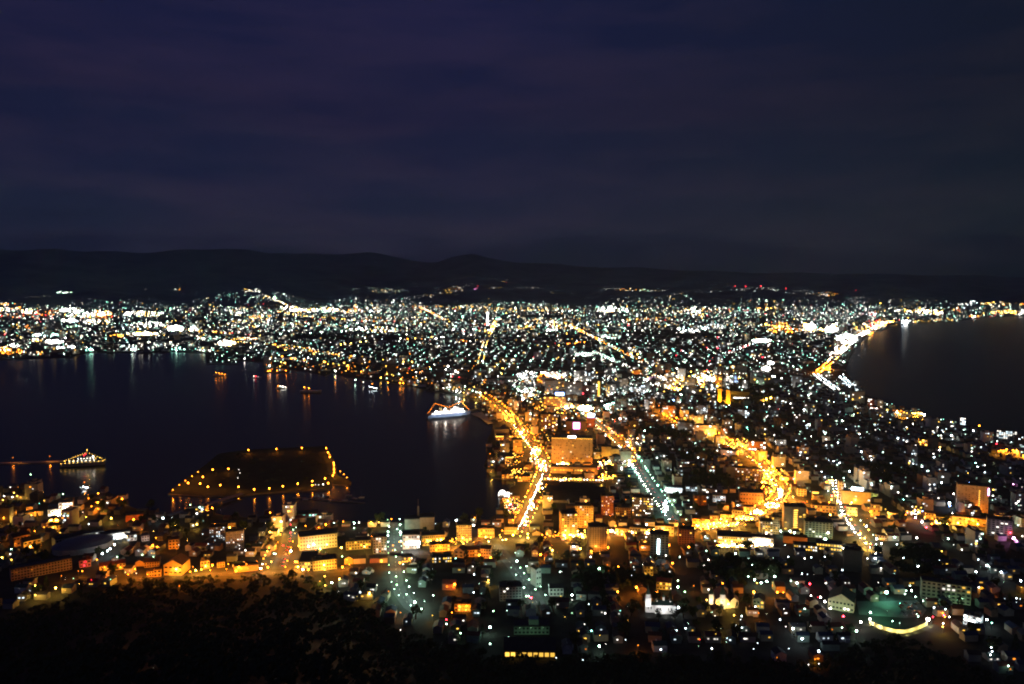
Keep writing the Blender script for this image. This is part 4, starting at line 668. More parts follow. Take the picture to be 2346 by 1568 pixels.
# great dark temple and its neighbour at the foot of the hill
b = B('dark grey green school wing with a small square roof tower', 1180, 1256, 1436, 1454, 16, 'green', 'dark', 2, 9, 0, rot=2, name='school', pent=False); wash(b, 'g', 3, .07, 14)
m_ = MB(); m_.box(0, 0, 0, 9, 8, 6.5); m_.build('roof_tower', wallm('green'), b[0], (2, 5, b[4]))
b = B('great dark hipped temple roof above glowing yellow paper windows', 1160, 1268, 1490, 1507, 22, 'brown', 'dark', 1, 9, 0, rot=0, name='temple', cat='temple', style='gable', pent=False)
for i in range(9): link('window', winmesh('y', 3 if i not in (0, 1) else 6), b[0], (-b[3]/2+(i+.5)*b[3]/9, -.08, b[4]*.42)).scale = (b[3]/9*.72, 1, b[4]*.52)
b = B('row of white gable walls beside the greenish slope street', 1228, 1240, 1305, 1345, 12, 'white', 'green', 3, 2, 0, rot=30, name='house', cat='house', style='gablef'); wash(b, 'g', 1, .2, 9)
b = B('pale twin gabled house below the slope street bend', 1260, 1290, 1348, 1366, 10, 'white', 'dark', 2, 4, 0, rot=6, name='house', cat='house', style='gable'); wash(b, 'g', 1, .12, 9)
b = B('glowing orange arched house in the dark gardens', 1042, 1078, 1385, 1402, 10, 'ochre', 'brown', 2, 5, .4, 'yo', 6, rot=-6, name='house', cat='house'); wash(b, 'o', 2, .6, 7)
b = B('house fronted by an orange roof lamp among dark houses', 1014, 1042, 1338, 1352, 10, 'brick', 'red', 1, 4, .2, 'o', rot=-10, name='house', cat='house', style='gable'); wash(b, 'o', 1, .35, 7)
# middle distance, waterfront and station side
b = B('block with a ring of lit windows left of the magenta screen', 1240, 1277, 950, 988, 18, 'brown', 'dark', 9, 9, .28, 'yyw', 12, rot=0, name='hotel', cat='hotel', wsz=.4); wash(b, 'o', 3, .2, 18)
b = B('dark department store wall carrying a glowing magenta screen', 1296, 1342, 966, 994, 20, 'brown', 'dark', 3, 6, 0, rot=0, name='department_store', cat='store', style='plain', pent=False); sign(b, 1.5, b[4]*.66, 14, 14, 'm', 6, -1.0, 'screen'); wash(b, 'm', 2, .16, 14)
b = B('brown block below a bright blue roof sign', 1345, 1363, 954, 980, 14, 'brick', 'dark', 6, 4, .05, 'w', rot=0, name='office_building'); wash(b, 'o', 2, .25, 14); sign(b, 0, b[4]+3.0, b[3]*.9, 5.4, 'c', 12, 1); sign(b, 0, b[4]-2.0, b[3]*.8, 2.0, 'b', 6, -.6)
b = B('long orange lit railway hotel with a bright blue sign above', 1246, 1296, 910, 938, 22, 'beige', 'dark', 7, 12, .3, 'yyo', 12, rot=0, name='hotel', cat='hotel', wsz=.5); wash(b, 'o', 4, .5, 20)
b = B('dark tower carrying a bright cyan blue sign box', 1270, 1296, 898, 912, 16, 'grey', 'dark', 3, 5, 0, rot=0, name='office_building'); sign(b, -1, b[4]*.55, 24, 11, 'b', 12, -.6); sign(b, -1, b[4]*.55, 19, 8, 'c', 12, -.9)
b = B('two tone apartment block above the boat basin wall', 1133, 1166, 984, 1004, 16, 'beige', 'grey', 3, 7, 0, rot=3, name='warehouse', pent=False); wash(b, 'o', 2, .16, 14)
for i, (yt, yb, x0, x1) in enumerate(((998, 1016, 1136, 1172), (1046, 1064, 1138, 1174))):
    b = B(f'{["upper","lower"][i]} brick warehouse with its gable eaves outlined in yellow lights', x0, x1, yt+2, yt+12, 54 if i == 0 else 40, 'brick', 'dark', 2, 8, .1, 'y', rot=0, name='brick_warehouse', cat='warehouse', pent=False)
    wash(b, 'y', 5, .9, 6)
    for k in range(16): link('eaves_light', winmesh('y', 25), b[0], (-b[3]/2+(k+.5)*b[3]/16, -.5, b[4]-.4)).scale = (1.2, 1, .9)
    for k in range(12): link('eaves_light', winmesh('y', 12), b[0], (-b[3]/2-.4, (k+.5)*4, b[4]-.4), math.pi/2).scale = (1.6, 1, .6)
for i, (x0, x1, yt, yb) in enumerate(((1176, 1196, 1008, 1040), (1200, 1218, 1066, 1080), (1150, 1176, 1088, 1096), (1186, 1214, 1092, 1104))):
    b = B(f'{["tall glowing","small","quayside","broad"][i]} amber waterfront hall on the bay side of the avenue', x0, x1, yt, yb, 14, 'ochre', 'brown', 3, 5, .4, 'oy', rot=0, name='market_hall', pent=False); wash(b, 'o', 3, .8, 8)
# golden towers and the dark hall
for i, (x0, x1, yt, yb) in enumerate(((1644, 1653, 891, 922), (1663, 1672, 894, 928))):
    b = B(f'{["left","right"][i]} golden floodlit pylon in front of the dark hall', x0, x1, yt, yb, 9, 'ochre', 'dark', 9, 2, 0, rot=12, style='plain', name='pylon', cat='tower', pent=False, group='golden pylons'); wash(b, 'y', 2, 1.5, 10, .4, col=(1, .42, .02)); wash(b, 'y', 2, 2.2, 34, .7, col=(1, .42, .02))
b = B('large dark hall with one row of white lights', 1676, 1716, 898, 922, 22, 'dark', 'dark', 3, 12, 0, rot=4, name='public_hall', pent=False, style='plain')
for k in range(11): link('window', winmesh('w', 25), b[0], (-b[3]/2+6+(k+.5)*b[3]*.075, -.3, b[4]*.42)).scale = (2.0, 1, 2.2)
# downtown
DT = [(1248,1292,872,905,'grey','yoo',.35),(1293,1334,876,908,'grey','yw',.08),(1315,1327,850,877,'white','w',.3),(1334,1366,884,906,'grey','w',.05),(1340,1364,852,874,'grey','wc',.3),(1391,1411,880,905,'grey','ww',.2),(1416,1438,868,890,'beige','w',.1),(1412,1420,858,872,'cream','w',.1),(1444,1462,887,903,'white','wc',.45),
 (1463,1478,884,902,'grey','c',.3),(1480,1488,876,899,'grey','w',.1),(1485,1506,863,879,'white','wm',.5),(1522,1538,857,874,'beige','w',.1),(1524,1534,849,860,'ochre','y',0),(1552,1568,845,868,'white','w',.1),(1566,1592,866,888,'beige','y',.04),(1638,1653,861,884,'ochre','y',.9),(1655,1678,866,880,'white','w',.6),(1679,1690,860,882,'white','b',.2),
 (1733,1750,864,882,'green','g',.3),(1448,1470,848,858,'ochre','y',.1),(1475,1500,850,858,'green','g',.6),(1635,1656,846,858,'white','w',.1),(1700,1712,872,892,'grey','w',.2),(1476,1486,916,938,'white','c',.3),(1490,1500,910,936,'dark','w',.2),(1520,1546,930,955,'brown','w',.2),(1552,1590,968,990,'grey','w',.1),(1590,1640,975,1000,'beige','w',.1),
 (1645,1655,812,830,'grey','c',.4),(1390,1396,880,908,'grey','y',.3),(1368,1375,874,912,'dark','y',0),(1780,1800,1008,1022,'grey','w',.5),(1430,1445,905,918,'grey','w',.2),(1500,1518,900,912,'grey','w',.2),(1230,1246,860,882,'ochre','oy',.6),(1200,1215,870,884,'white','w',.4),(1180,1196,884,896,'green','g',.6),(1256,1278,852,866,'white','w',.5),
 (1990,2015,915,932,'brick','w',.6),(1996,2014,934,946,'brick','w',.7),(1822,1840,950,972,'grey','w',.3),(1760,1776,930,950,'grey','w',.3),(1716,1752,1012,1038,'brown','w',.4),(1650,1685,1032,1046,'grey','w',.5),(2108,2134,1008,1022,'brown','yo',.5),(1690,1716,940,958,'grey','c',.5),(1815,1835,862,890,'grey','c',.2),(1884,1900,1000,1014,'beige','w',.2),(1600,1616,930,950,'grey','c',.2)]
NUMW = 'zero one two three four five six seven eight nine ten eleven twelve thirteen fourteen fifteen'.split()
for i, (x0, x1, yt, yb, wl, wcs, lt) in enumerate(DT):
    d = G(x0, yb).xy.length; w = (x1-x0)/F*d; hh = (yb-yt)/F*d
    b = B(f'{wl} downtown block about {NUMW[min(15,max(2,int(hh/4)))]} storeys high'+(', windows lit' if lt > .15 else ''), x0, x1, yt, yb, random.uniform(12, 20), wl, 'dark', max(2, int(hh/4.2)), max(2, int(w/5)), lt, wcs, 12, rot=random.choice((0, 4, 14, -14, -20)), maxwin=18, wsz=.5)
    if wl != 'dark': wash(b, 'o' if wl in ('ochre', 'brown', 'brick') else 'w', 2, 1.0 if wl == 'ochre' else .34, 14)
    if i == 31:
        for k in range(12): link('window', winmesh('y', 12), b[0], (0, -.3, (k+.5)*b[4]/12)).scale = (b[3]*.7, 1, 1.6)
# the floodlit observation tower
def obs_tower():
    p = G(1117, 746, LZ); r = empty('observation_tower', p)
    b = MB(); b.cyl((0, 0, 0), (0, 0, 82), 8.5, 5.5, 5); b.build('shaft', wallm('white'), r)
    b = MB(); b.cyl((0, 0, 82), (0, 0, 88), 6, 13, 10); b.cyl((0, 0, 88), (0, 0, 98), 13, 12, 10); b.cyl((0, 0, 98), (0, 0, 102), 12, 6, 10); b.build('observation_deck', wallm('white'), r)
    b = MB(); b.cyl((0, 0, 102), (0, 0, 122), .8, .3); b.build('mast', POLE, r)
    for a in (-2.2, -1.57, -.9): spot(r, (p.x+60*math.cos(a), p.y+60*math.sin(a), 2), (p.x, p.y, 55), (1, .95, .9), 9, 90, 1)
    thing(r, 'slender white floodlit observation tower with a wider deck on top', 'tower', (p.x, p.y, 70), fixed=True)
    lamp((p.x-18, p.y-10, 8), 'r', 2, 2.4); lamp((p.x+14, p.y-10, 8), 'r', 2, 2.4); lamp((p.x, p.y-6, 112), 'w', 1, 2.0)
obs_tower()
# ------------------------------------------------------------------ churches
def white_church():
    p, r = place(1515, 1408, 8); t = empty('orthodox_church', p, r); w = wallm('white'); k = .84
    b = MB(); b.box(3, 8, 0, 18, 12, 8.5); b.box(-9.5, 8, 0, 7, 7, 7.5); b.box(13.2, 8, 0, 4, 7, 6.5); b.box(3, 1.6, 0, 7, 1.0, 7); b.build('wall', w, t)
    b = MB(); b.gable(3, 8, 8.5, 18, 12, 3.4, over=.4); b.gable(-9.5, 8, 7.5, 7, 7, 2.2, over=.3); b.build('roof', roofm('green'), t)
    b = MB(); b.box(-12.5, 7, 0, 5.6, 5.6, 15); b.box(-12.5, 7, 15, 4.4, 4.4, 3.2); b.build('bell_tower', w, t)
    b = MB(); b.cyl((-12.5, 7, 18.2), (-12.5, 7, 25), 2.6, .15, 8); b.octa((-12.5, 7, 25.4), .5); b.box(-12.5, 7, 25.5, .15, .15, 2); b.box(-12.5, 7, 26.6, 1.0, .14, .15); b.build('spire', roofm('green'), t)
    for x, y, z, s in ((3, 8, 11, 1.5), (-3.5, 6, 9.5, .9), (9.5, 6, 9.5, .9), (-3.5, 11, 9.5, .8), (9.5, 11, 9.5, .8)):
        b = MB(); b.cyl((x, y, z), (x, y, z+2.4*s), s*.8, s*.8, 8, 0); b.octa((x, y, z+3.0*s), 1.15*s, 1, 1.3); b.box(x, y, z+4.2*s, .16, .16, 1.6*s, 1); b.box(x, y, z+5.2*s, .9*s, .14, .14, 1); b.build('cupola', [w, roofm('green')], t)
    for x in (-4, -1, 7, 10): link('window', winmesh('w', 0), t, (x, 1.95, 4.5)).scale = (1.0, 1, 2.6)
    for x in (-12.5, -9.5): link('window', winmesh('w', 0), t, (x, 4.1, 4.5)).scale = (.9, 1, 2.2)
    bb = (t, p, r, 30, 12)
    for x in (-13, -5, 3, 11): spot(t, local(bb, x, -11, 1), local(bb, x, 2, 6), (1, .98, .96), .55, 110, .4)
    spot(t, local(bb, -16, -6, 1), local(bb, -12.5, 7, 20), (1, .98, .96), .8, 70, .4); spot(t, local(bb, 3, -14, 6), local(bb, 3, 8, 13), (1, .98, .96), .5, 60, .4)
    occ_rect(p.x, p.y+8, 46, 34, r); thing(t, 'floodlit white church with bell tower and small domes in dark trees', 'church', (p.x, p.y, 8), fixed=True)
white_church()
def amber_church():
    p, r = place(1655, 1394, 6); t = empty('gothic_church', p, r)
    b = MB(); b.box(0, 14, 0, 13, 26, 8); b.box(7.5, 2, 0, .8, 2, 6); b.build('wall', wallm('cream'), t)
    b = MB(); b.gable(0, 14, 8, 26, 13, 5.5, 0, math.pi/2, .4, 1); b.build('roof', [roofm('red'), wallm('cream')], t)
    b = MB(); b.box(0, .4, 0, 5, 5, 15); b.cyl((0, .4, 15), (0, .4, 25), 3.2, .1, 8, 1); b.build('bell_tower', [wallm('white'), roofm('green')], t)
    b = MB(); b.box(-11, 4, 0, 4, 4, 13); b.cyl((-11, 4, 13), (-11, 4, 20), 2.7, .1, 8, 1); b.build('side_turret', [wallm('white'), roofm('green')], t)
    b = MB(); b.box(12, 9, 0, 8, 12, 7); b.gable(12, 9, 7, 12, 8, 4, 1, math.pi/2, .4, 0); b.build('side_chapel', [wallm('cream'), roofm('red')], t)
    link('door', winmesh('w', 0), t, (0, -2.2, 1.8)).scale = (2, 1, 3.4)
    for x, z in ((0, 8.5), (-4.8, 5), (4.8, 5)): link('window', winmesh('y', 3), t, (x, -2.2 if x == 0 else .9, z)).scale = (1, 1, 2.4)
    bb = (t, p, r, 14, 12)
    spot(t, local(bb, -5, -8, 1), local(bb, -3, 2, 6), (1, .8, .5), 1.0, 100, .4); spot(t, local(bb, 6, -8, 1), local(bb, 4, 2, 6), (1, .8, .5), 1.0, 100, .4)
    spot(t, local(bb, -1, -9, 1), local(bb, 0, 0, 16), (1, .95, .85), .8, 60, .4); spot(t, local(bb, -14, -6, 1), local(bb, -11, 3, 11), (.95, .95, 1), .9, 70, .4); spot(t, local(bb, 14, -6, 1), local(bb, 12, 3, 4), (1, .85, .6), .4, 90, .4)
    lamp(local(bb, -5.2, -1.5, 5.5), 'y', 3, .8); lamp(local(bb, 5.6, -1.5, 5.5), 'y', 3, .8)
    occ_rect(p.x, p.y+10, 44, 40, r); thing(t, 'gothic church with pointed turret lit by two warm lamps', 'church', (p.x, p.y, 8), fixed=True)
amber_church()
# round roofed sports hall
def arena():
    p, r = place(205, 1268, 14); t = empty('sports_hall', p, r)
    b = MB(); n = 28; A_, B_ = 34, 26
    for i in range(n):
        a0, a1 = 2*math.pi*i/n, 2*math.pi*(i+1)/n
        P = lambda a, k, z: (A_*k*math.cos(a), B_+B_*k*math.sin(a), z)
        b.poly([P(a0, 1, 0), P(a1, 1, 0), P(a1, 1, 7), P(a0, 1, 7)], 1)
        for k0, k1, z0, z1 in ((1.03, .8, 7, 10.4), (.8, .5, 10.4, 12.8), (.5, .2, 12.8, 13.8)): b.poly([P(a0, k0, z0), P(a1, k0, z0), P(a1, k1, z1), P(a0, k1, z1)], 0)
        b.poly([P(a0, .2, 13.8), P(a1, .2, 13.8), (0, B_, 14)], 0)
    b.build('roof', [mat('metal roof', (.12, .13, .15), .45, .1, .2), wallm('grey')], t)
    occ_rect(p.x, p.y+26, 74, 60, r); thing(t, 'round dark metal roofed sports hall', 'hall', (p.x, p.y, 6), fixed=True)
arena()
# two egg shaped white illuminated shells and string lit boats in the basin
for i, (x, y, s) in enumerate(((1151, 1138, 1), (1163, 1140, .8), (1171, 1142, .7))):
    p = G(x, y, .2); t = empty('light_sculpture', p); b = MB()
    for a in range(7):
        q = a*math.pi/6; b.cyl((6*s*math.cos(q), 0, 9*s*math.sin(q)+1), (6*s*math.cos(q+.52), 0, 9*s*math.sin(q+.52)+1), .35, .35, 5) if a < 6 else None
    for z in (3, 5, 7): b.cyl((-5.2*s, 0, z*s), (5.2*s, 0, z*s), .25, .25, 5)
    b.build('light_tube', glow('w', 6, True, 'tube'), t)
    b = MB(); b.box(0, 0, 0, 13*s, 4, 1.0); b.build('pontoon', CONC, t)
    thing(t, f'{["largest","middle","smallest"][i]} arched white tube light standing on the basin water', 'light sculpture', (p.x, p.y, 5), 'arched lights in the basin')

# ------------------------------------------------------------------ vessels
def hull(L, Wd, H, m=0):
    b = MB(); n = 9; rows = []
    for i in range(n):
        t = i/(n-1); x = -L/2+L*t; k = (1-max(0, (t-.6)/.4)**2) if t > .6 else 1-.25*max(0, (.15-t)/.15); zt = H*(1+.35*max(0, t-.6)/.4)
        rows.append([(x, -Wd/2*k*.75, 0), (x+.04*L*max(0, t-.7)/.3, -Wd/2*k, zt), (x+.04*L*max(0, t-.7)/.3, Wd/2*k, zt), (x, Wd/2*k*.75, 0)])
    for i in range(n-1):
        for j in range(3): b.poly([rows[i][j], rows[i+1][j], rows[i+1][j+1], rows[i][j+1]][::-1], m)
    b.poly(rows[0][::-1], m); return b
def strings(pts, step, parent, pal, L, r, name='string_light'):
    b = MB()
    for a, q in zip(pts, pts[1:]):
        a, q = Vector(a), Vector(q); n = max(1, int((q-a).length/step))
        for i in range(n+1): b.octa(a.lerp(q, i/n), r)
    return b.build(name, glow(pal, L, True, 'bulb'), parent)
def ferry():
    p = G(1028, 954, 0); t = empty('memorial_ship', p, math.radians(28))
    hull(112, 17, 8).build('hull', mat('ship blue', (.10, .14, .22), .5), t)
    b = MB(); b.box(-4, 0, 8, 88, 16.4, 4); b.box(2, 0, 12, 64, 15, 3.4); b.box(16, 0, 15.4, 26, 13, 3.2); b.box(20, 0, 18.6, 10, 11, 2.8); b.build('superstructure', wallm('white'), t)
    for x in (-22, -8): b = MB(); b.box(x, 0, 15.4, 5, 7, 7, taper=.85); b.build('funnel', mat('funnel cream', (.5, .42, .2), .5), t)
    for x in (-36, 34): b = MB(); b.cyl((x, 0, 8), (x, 0, 34), .5, .2); b.cyl((x, -3, 26), (x, 3, 26), .2); b.build('mast', POLE, t)
    strings([(-54, 0, 12), (-36, 0, 34), (0, 0, 22), (34, 0, 34), (54, 0, 13)], 3.4, t, 'o', 18, .5)
    for z, y, a, q in ((10, -8.4, -46, 38), (13.6, -7.7, -28, 32), (17, -6.7, 4, 28)): strings([(a, y, z), (q, y, z)], 5, t, 'w', 18, .55, 'deck_light')
    bb = (t, p, math.radians(28), 112, 12)
    for x in (-40, -15, 10, 35): spot(t, local(bb, x, -26, 4), local(bb, x, -5, 9), (.9, .95, 1), 1.6, 110, 1)
    spot(t, local(bb, 40, -30, 6), local(bb, 16, -4, 14), (1, 1, 1), 1.0, 90, 1)
    for x, z in ((16, 20), (-10, 18), (34, 14), (-34, 13)): lamp(local(bb, x, -3, z), 'w', 3, 2.2)
    thing(t, 'large white floodlit ship with lights strung between two masts', 'ship', (p.x, p.y, 12), fixed=True)
    p = G(1072, 944, 0); b = MB(); a = G(1055, 946, 0); q = G(1100, 938, 0)
    b.cyl((a.x, a.y, .4), (q.x, q.y, .4), 3, 3, 4); o = b.build('jetty', CONC); thing(o, 'dark jetty joining the floodlit ship to the quay', 'jetty', (p.x, p.y, 1), fixed=True)
ferry()
def patrol():
    p = G(190, 1067, 0); t = empty('patrol_ship', p, math.radians(14)); k = math.radians(14)
    hull(72, 11, 5.5).build('hull', mat('ship grey', (.3, .3, .32), .5), t)
    b = MB(); b.box(0, 0, 6, 42, 9.5, 3.2); b.box(6, 0, 9.2, 26, 8.5, 3); b.box(12, 0, 12.2, 12, 8, 3); b.build('superstructure', wallm('grey'), t)
    b = MB(); b.box(-6, 0, 12.2, 6, 5, 5, taper=.8); b.build('funnel', mat('ship blue', (.1, .14, .22), .5), t)
    b = MB(); b.cyl((8, 0, 15), (8, 0, 27), .5, .15); b.cyl((8, -3, 21), (8, 3, 21), .15); b.build('mast', POLE, t)
    strings([(-34, -5, 6.5), (34, -4.5, 8)], 6.5, t, 'y', 18, .5, 'deck_light'); strings([(-20, -5.6, 10), (20, -5.6, 10)], 6, t, 'w', 18, .5, 'deck_light'); strings([(-6, -5, 13.8), (19, -5, 13.8)], 5, t, 'w', 18, .5, 'deck_light'); strings([(-30, 4, 9), (28, 4, 12)], 7, t, 'y', 18, .45, 'deck_light')
    strings([(-30, 0, 10), (8, 0, 24), (36, 0, 9)], 4, t, 'y', 18, .35); strings([(2, 0, 18), (6, 0, 21)], 1.5, t, 'r', 18, .5, 'signal_light')
    bb = (t, p, k, 72, 10)
    lamp(local(bb, 18, -2, 16), 'w', 3, .9); lamp(local(bb, 8, 0, 28), 'y', 2, .6)
    thing(t, 'ship moored at the breakwater covered in small warm lights', 'ship', (p.x, p.y, 8), fixed=True)
patrol()
def boat(px, py, L, rot, lab, pal='o', lights=((0, 0),), hullm=None):
    p = G(px, py, 0); t = empty('boat', p, rot); hull(L, L*.24, L*.08).build('hull', hullm or wallm('white'), t)
    b = MB(); b.box(-L*.18, 0, L*.08, L*.28, L*.17, L*.09); b.box(-L*.16, 0, L*.17, L*.14, L*.13, L*.06); b.build('cabin', wallm('white'), t)
    b = MB(); b.cyl((-L*.1, 0, L*.2), (-L*.1, 0, L*.42), .15, .08); b.build('mast', POLE, t)
    for i, pl in enumerate(pal):
        b = MB(); b.octa((-L*.3+i*L*.22, -L*.06, L*(.26-.05*i)), .5+L*.011); b.build('deck_light', glow(pl, 55), t)
    thing(t, lab, 'boat', (p.x, p.y, L*.1), 'boats on the bay')
boat(645, 890, 34, .3, 'boat with a row of white lamps under one amber mast lamp', 'owww')
boat(712, 899, 60, .1, 'long dim cargo boat with two amber lamps on its stern', 'oo')
boat(854, 892, 30, .05, 'small ferry glowing cool white near the industrial quay', 'cccc')
boat(505, 861, 46, .1, 'orange lit boat off the far wharf', 'oooo')
boat(588, 866, 30, .1, 'small boat with pale pink lamps off the far wharf', 'wr')
boat(198, 1120, 14, .2, 'small white lit launch below the moored patrol ship', 'cc')
for i, (x, y) in enumerate(((722, 1140), (735, 1143), (748, 1138), (760, 1148), (800, 1136), (812, 1143), (700, 1146), (790, 1148), (828, 1141))):
    p = G(x, y, 0); t = empty('yacht', p, random.uniform(-.3, .3)); hull(9, 2.6, 1.1).build('hull', wallm('white'), t)
    b = MB(); b.cyl((0, 0, 1), (0, 0, 12), .12, .06); b.cyl((0, 0, 2), (-3.5, 0, 2), .1); b.build('mast', POLE, t)
    b = MB(); b.box(-1, 0, 1.1, 3, 1.6, .7); b.build('cabin', wallm('white'), t)
    thing(t, 'unlit sailing yacht moored right of the island', 'yacht', (p.x, p.y, 2), 'moored yachts beside the island')
# ------------------------------------------------------------------ piers, bridge, yards
def strip(name, pts, w, m_, z=LZ, depth=3, label=None, cat=None, kind=None):
    P = [G(a, b, z) for a, b in pts]; b = MB()
    for a, q in zip(P, P[1:]):
        d = (q-a).normalized(); n = Vector((-d.y, d.x, 0))*w/2; dn = Vector((0, 0, -depth))
        v = [a-n, q-n, q+n, a+n]; b.poly(v); b.poly([v[0]+dn, v[1]+dn, v[1], v[0]]); b.poly([v[2]+dn, v[3]+dn, v[3], v[2]]); b.poly([v[1]+dn, v[2]+dn, v[2], v[1]]); b.poly([v[3]+dn, v[0]+dn, v[0], v[3]])
    o = b.build(name, m_)
    if kind: o['kind'] = kind
    if label: thing(o, label, cat, (P[0]+P[-1])/2, fixed=True)
    return o
QUAY = mat('quay concrete', (.36, .34, .3), .85, .15, .05)
strip('breakwater', [(-300, 1068), (0, 1061), (150, 1056)], 9, QUAY, label='long low breakwater with two amber lit patches at the left edge', cat='breakwater')
strip('bridge', [(556, 1130), (470, 1156), (385, 1180)], 8, CONC, 5, 1.2, 'dark low bridge joining the park island to the shore', 'bridge')
strip('jetty', [(672, 1140), (836, 1152)], 2.5, CONC, 1.0, .8, 'thin pontoon beside the moored yachts', 'jetty')
strip('jetty', [(478, 833), (545, 834)], 30, CONC, 2.2, 3, 'flat wharf with lamps on the far industrial shore', 'wharf')
def yard(name, pts, m_, z=LZ+.05):
    P = [G(a, b).xy for a, b in pts]; slab(name, P, m_, z, 0)
    xs = [p.x for p in P]; ys = [p.y for p in P]
    for x in np.arange(min(xs)-6, max(xs)+6, 6):
        for y in np.arange(min(ys)-36, max(ys)+6, 6):
            if any(inpoly(x, y+q, P) for q in (0, 8, 16, 24)): OCC.add((int(x//CELL), int(y//CELL)))
yard('quay_yard', [(2012, 941), (2024, 936), (2050, 936), (2075, 942), (2118, 948), (2120, 952), (2060, 952), (2012, 951)], QUAY)
yard('quay_yard', [(2282, 1026), (2310, 1025), (2400, 1026), (2400, 1040), (2340, 1034), (2300, 1033)], QUAY)
yard('parking_lot', [(1962, 1378), (2100, 1376), (2122, 1398), (2112, 1412), (2075, 1416), (1968, 1408)], mat('car park asphalt', (.16, .17, .16), .8, .2, .1))
yard('quay_apron', [(1078, 948), (1104, 944), (1130, 970), (1118, 972), (1100, 958)], QUAY)
for x, y in ((2032, 944), (2048, 943), (2030, 948), (2058, 946), (2085, 947), (2100, 948), (2112, 949)):
    p = G(x, y, LZ+14); spot(None, p, (p.x, p.y+1, 0), (1, .34, .02), 16, 150, .6).name = 'yard_light'
for x, y in ((2300, 1029), (2325, 1029), (2350, 1030)): p = G(x, y, LZ+14); spot(None, p, (p.x, p.y+1, 0), (1, .34, .02), 16, 150, .6).name = 'yard_light'
for x, y in ((1092, 952), (1106, 956), (1116, 966)): p = G(x, y, LZ+14); spot(None, p, (p.x, p.y+1, 0), (1, .38, .03), 2.0, 140, .6).name = 'yard_light'
for x, y in ((40, 1056), (116, 1053)): p = G(x, y, LZ+6); spot(None, p, (p.x, p.y+1, 0), (1, .32, .03), 2.2, 155, .4).name = 'yard_light'
for x, y in ((2031, 1360), (2028, 1402), (2015, 1385)): p = G(x, y, LZ+12); spot(None, p, (p.x, p.y+1, 0), (.2, 1, .5), .8, 150, .6).name = 'car_park_light'
for x, y in ((600, 1070), (670, 1068), (598, 1048), (480, 1130), (440, 1126), (540, 1090)):
    p = G(x, y, LZ+5); spot(None, p, (p.x, p.y+1, 0), (1, .34, .03), .2, 150, .4).name = 'park_light'
# curved retaining wall lit yellow
def curved_wall():
    pts = [(1991, 1429), (2008, 1437), (2030, 1445), (2052, 1450), (2072, 1451), (2092, 1446), (2110, 1439), (2124, 1432)]
    b = MB()
    P = [G(a, q) for a, q in pts]
    for a, q in zip(P, P[1:]):
        d = (q-a).normalized(); n = Vector((-d.y, d.x, 0))*.4; u = Vector((0, 0, 3.4))
        v = [a-n, q-n, q+n, a+n]; b.poly([v[0], v[1], v[1]+u, v[0]+u]); b.poly([x+u for x in v]); b.poly([v[2], v[3], v[3]+u, v[2]+u])
    for a in P:
        for q in range(5): occ_mark(a.x, a.y-q*9+6, 9)
    o = b.build('retaining_wall', wallm('cream')); thing(o, 'curved wall washed yellow, dipping between two glaring lamps', 'wall', (P[4].x, P[4].y, 3), fixed=True)
    for a in P:
        p = a+Vector((0, -6.5, 1.2)); spot(o, p, a+Vector((0, 0, 2.2)), (1, .88, .3), 3.2, 140, .3)
    lamp(P[0]+Vector((0, -1, 5)), 'w', 3, .8); lamp(P[-1]+Vector((0, -1, 6)), 'w', 3, 1.5)
curved_wall()
# cable of the ropeway
b = MB(); K = [Vector((330, 560, 20)), Vector((240, 350, 92)), Vector((150, 190, 190)), Vector((90, 90, 262))]
for a, q in zip(K, K[1:]): b.cyl(a, q, .08, .08, 4)
o = b.build('ropeway_cable', POLE); thing(o, 'thin ropeway cable climbing at the lower right corner', 'cable', K[0], fixed=True)

# ------------------------------------------------------------------ houses: 300 nearest as things, the rest as one mass
HG = 'houses on the streets below the hill'
def house_mesh(w, d, h, wl, rf, hip):
    a = MB(); a.box(0, 0, 0, w, d, h)
    if hip: a.box(w*.2, -d/2-1, 0, w*.4, 2, h*.5)
    r = MB(); r.gable(0, 0, h, w, d, d*.28, 0, 0, .5, 1)
    if hip: r.box(-w*.25, 0, h+.6, .7, .7, d*.28+.3, 1)
    return a.mesh('wall', wallm(wl)), r.mesh('roof', [roofm(rf), wallm(wl)])
PROTO = []
for i in range(30):
    wl = random.choice(['cream', 'white', 'grey', 'beige', 'brown', 'green']); rf = random.choice(['dark', 'red', 'blue', 'brown', 'grey', 'green'])
    w, d, h = random.uniform(8, 15), random.uniform(7, 10), random.choice((3.2, 5.6, 6, 6.4)); hp = random.random() < .4
    PROTO.append((house_mesh(w, d, h, wl, rf, hp), w, d, h, wl, rf))
sites = []
for gx in np.arange(-1500, 1500, 17.0):
    for gy in np.arange(560, 2500, 19.0):
        if int(gx//17) % 4 == 0 and random.random() < .85: continue
        if int(gy//19) % 3 == 0 and random.random() < .6: continue
        x = gx+random.uniform(-2, 2)+.05*gy; y = gy+random.uniform(-2, 2); r = math.hypot(x, y)
        if y < 500 or abs(x/y) > .70 or r < float(footR(x, y))+9 or not free(x, y): continue
        px, py = toPx(x, y, 0)
        if random.random() < .12 or not inpoly(x, y, LPOLY) or not inpoly(x, y-14, LPOLY) or random.random() > max(.45, dens(px, py)): continue
        sites.append((r, x, y))
sites.sort(); nh = 0
WPAL = {'y': 'yellow', 'w': 'white', 'c': 'cool white', 'o': 'amber'}
SM = [wallm(k) for k in WALLC]+[roofm(k) for k in ROOFC]+[glow(p_, l_, False, 'window') for p_ in 'ywcoG' for l_ in (3, 12, 25)]
SMi = {m_.name: i for i, m_ in enumerate(SM)}
mass = MB(); wallk = list(WALLC); roofk = list(ROOFC)
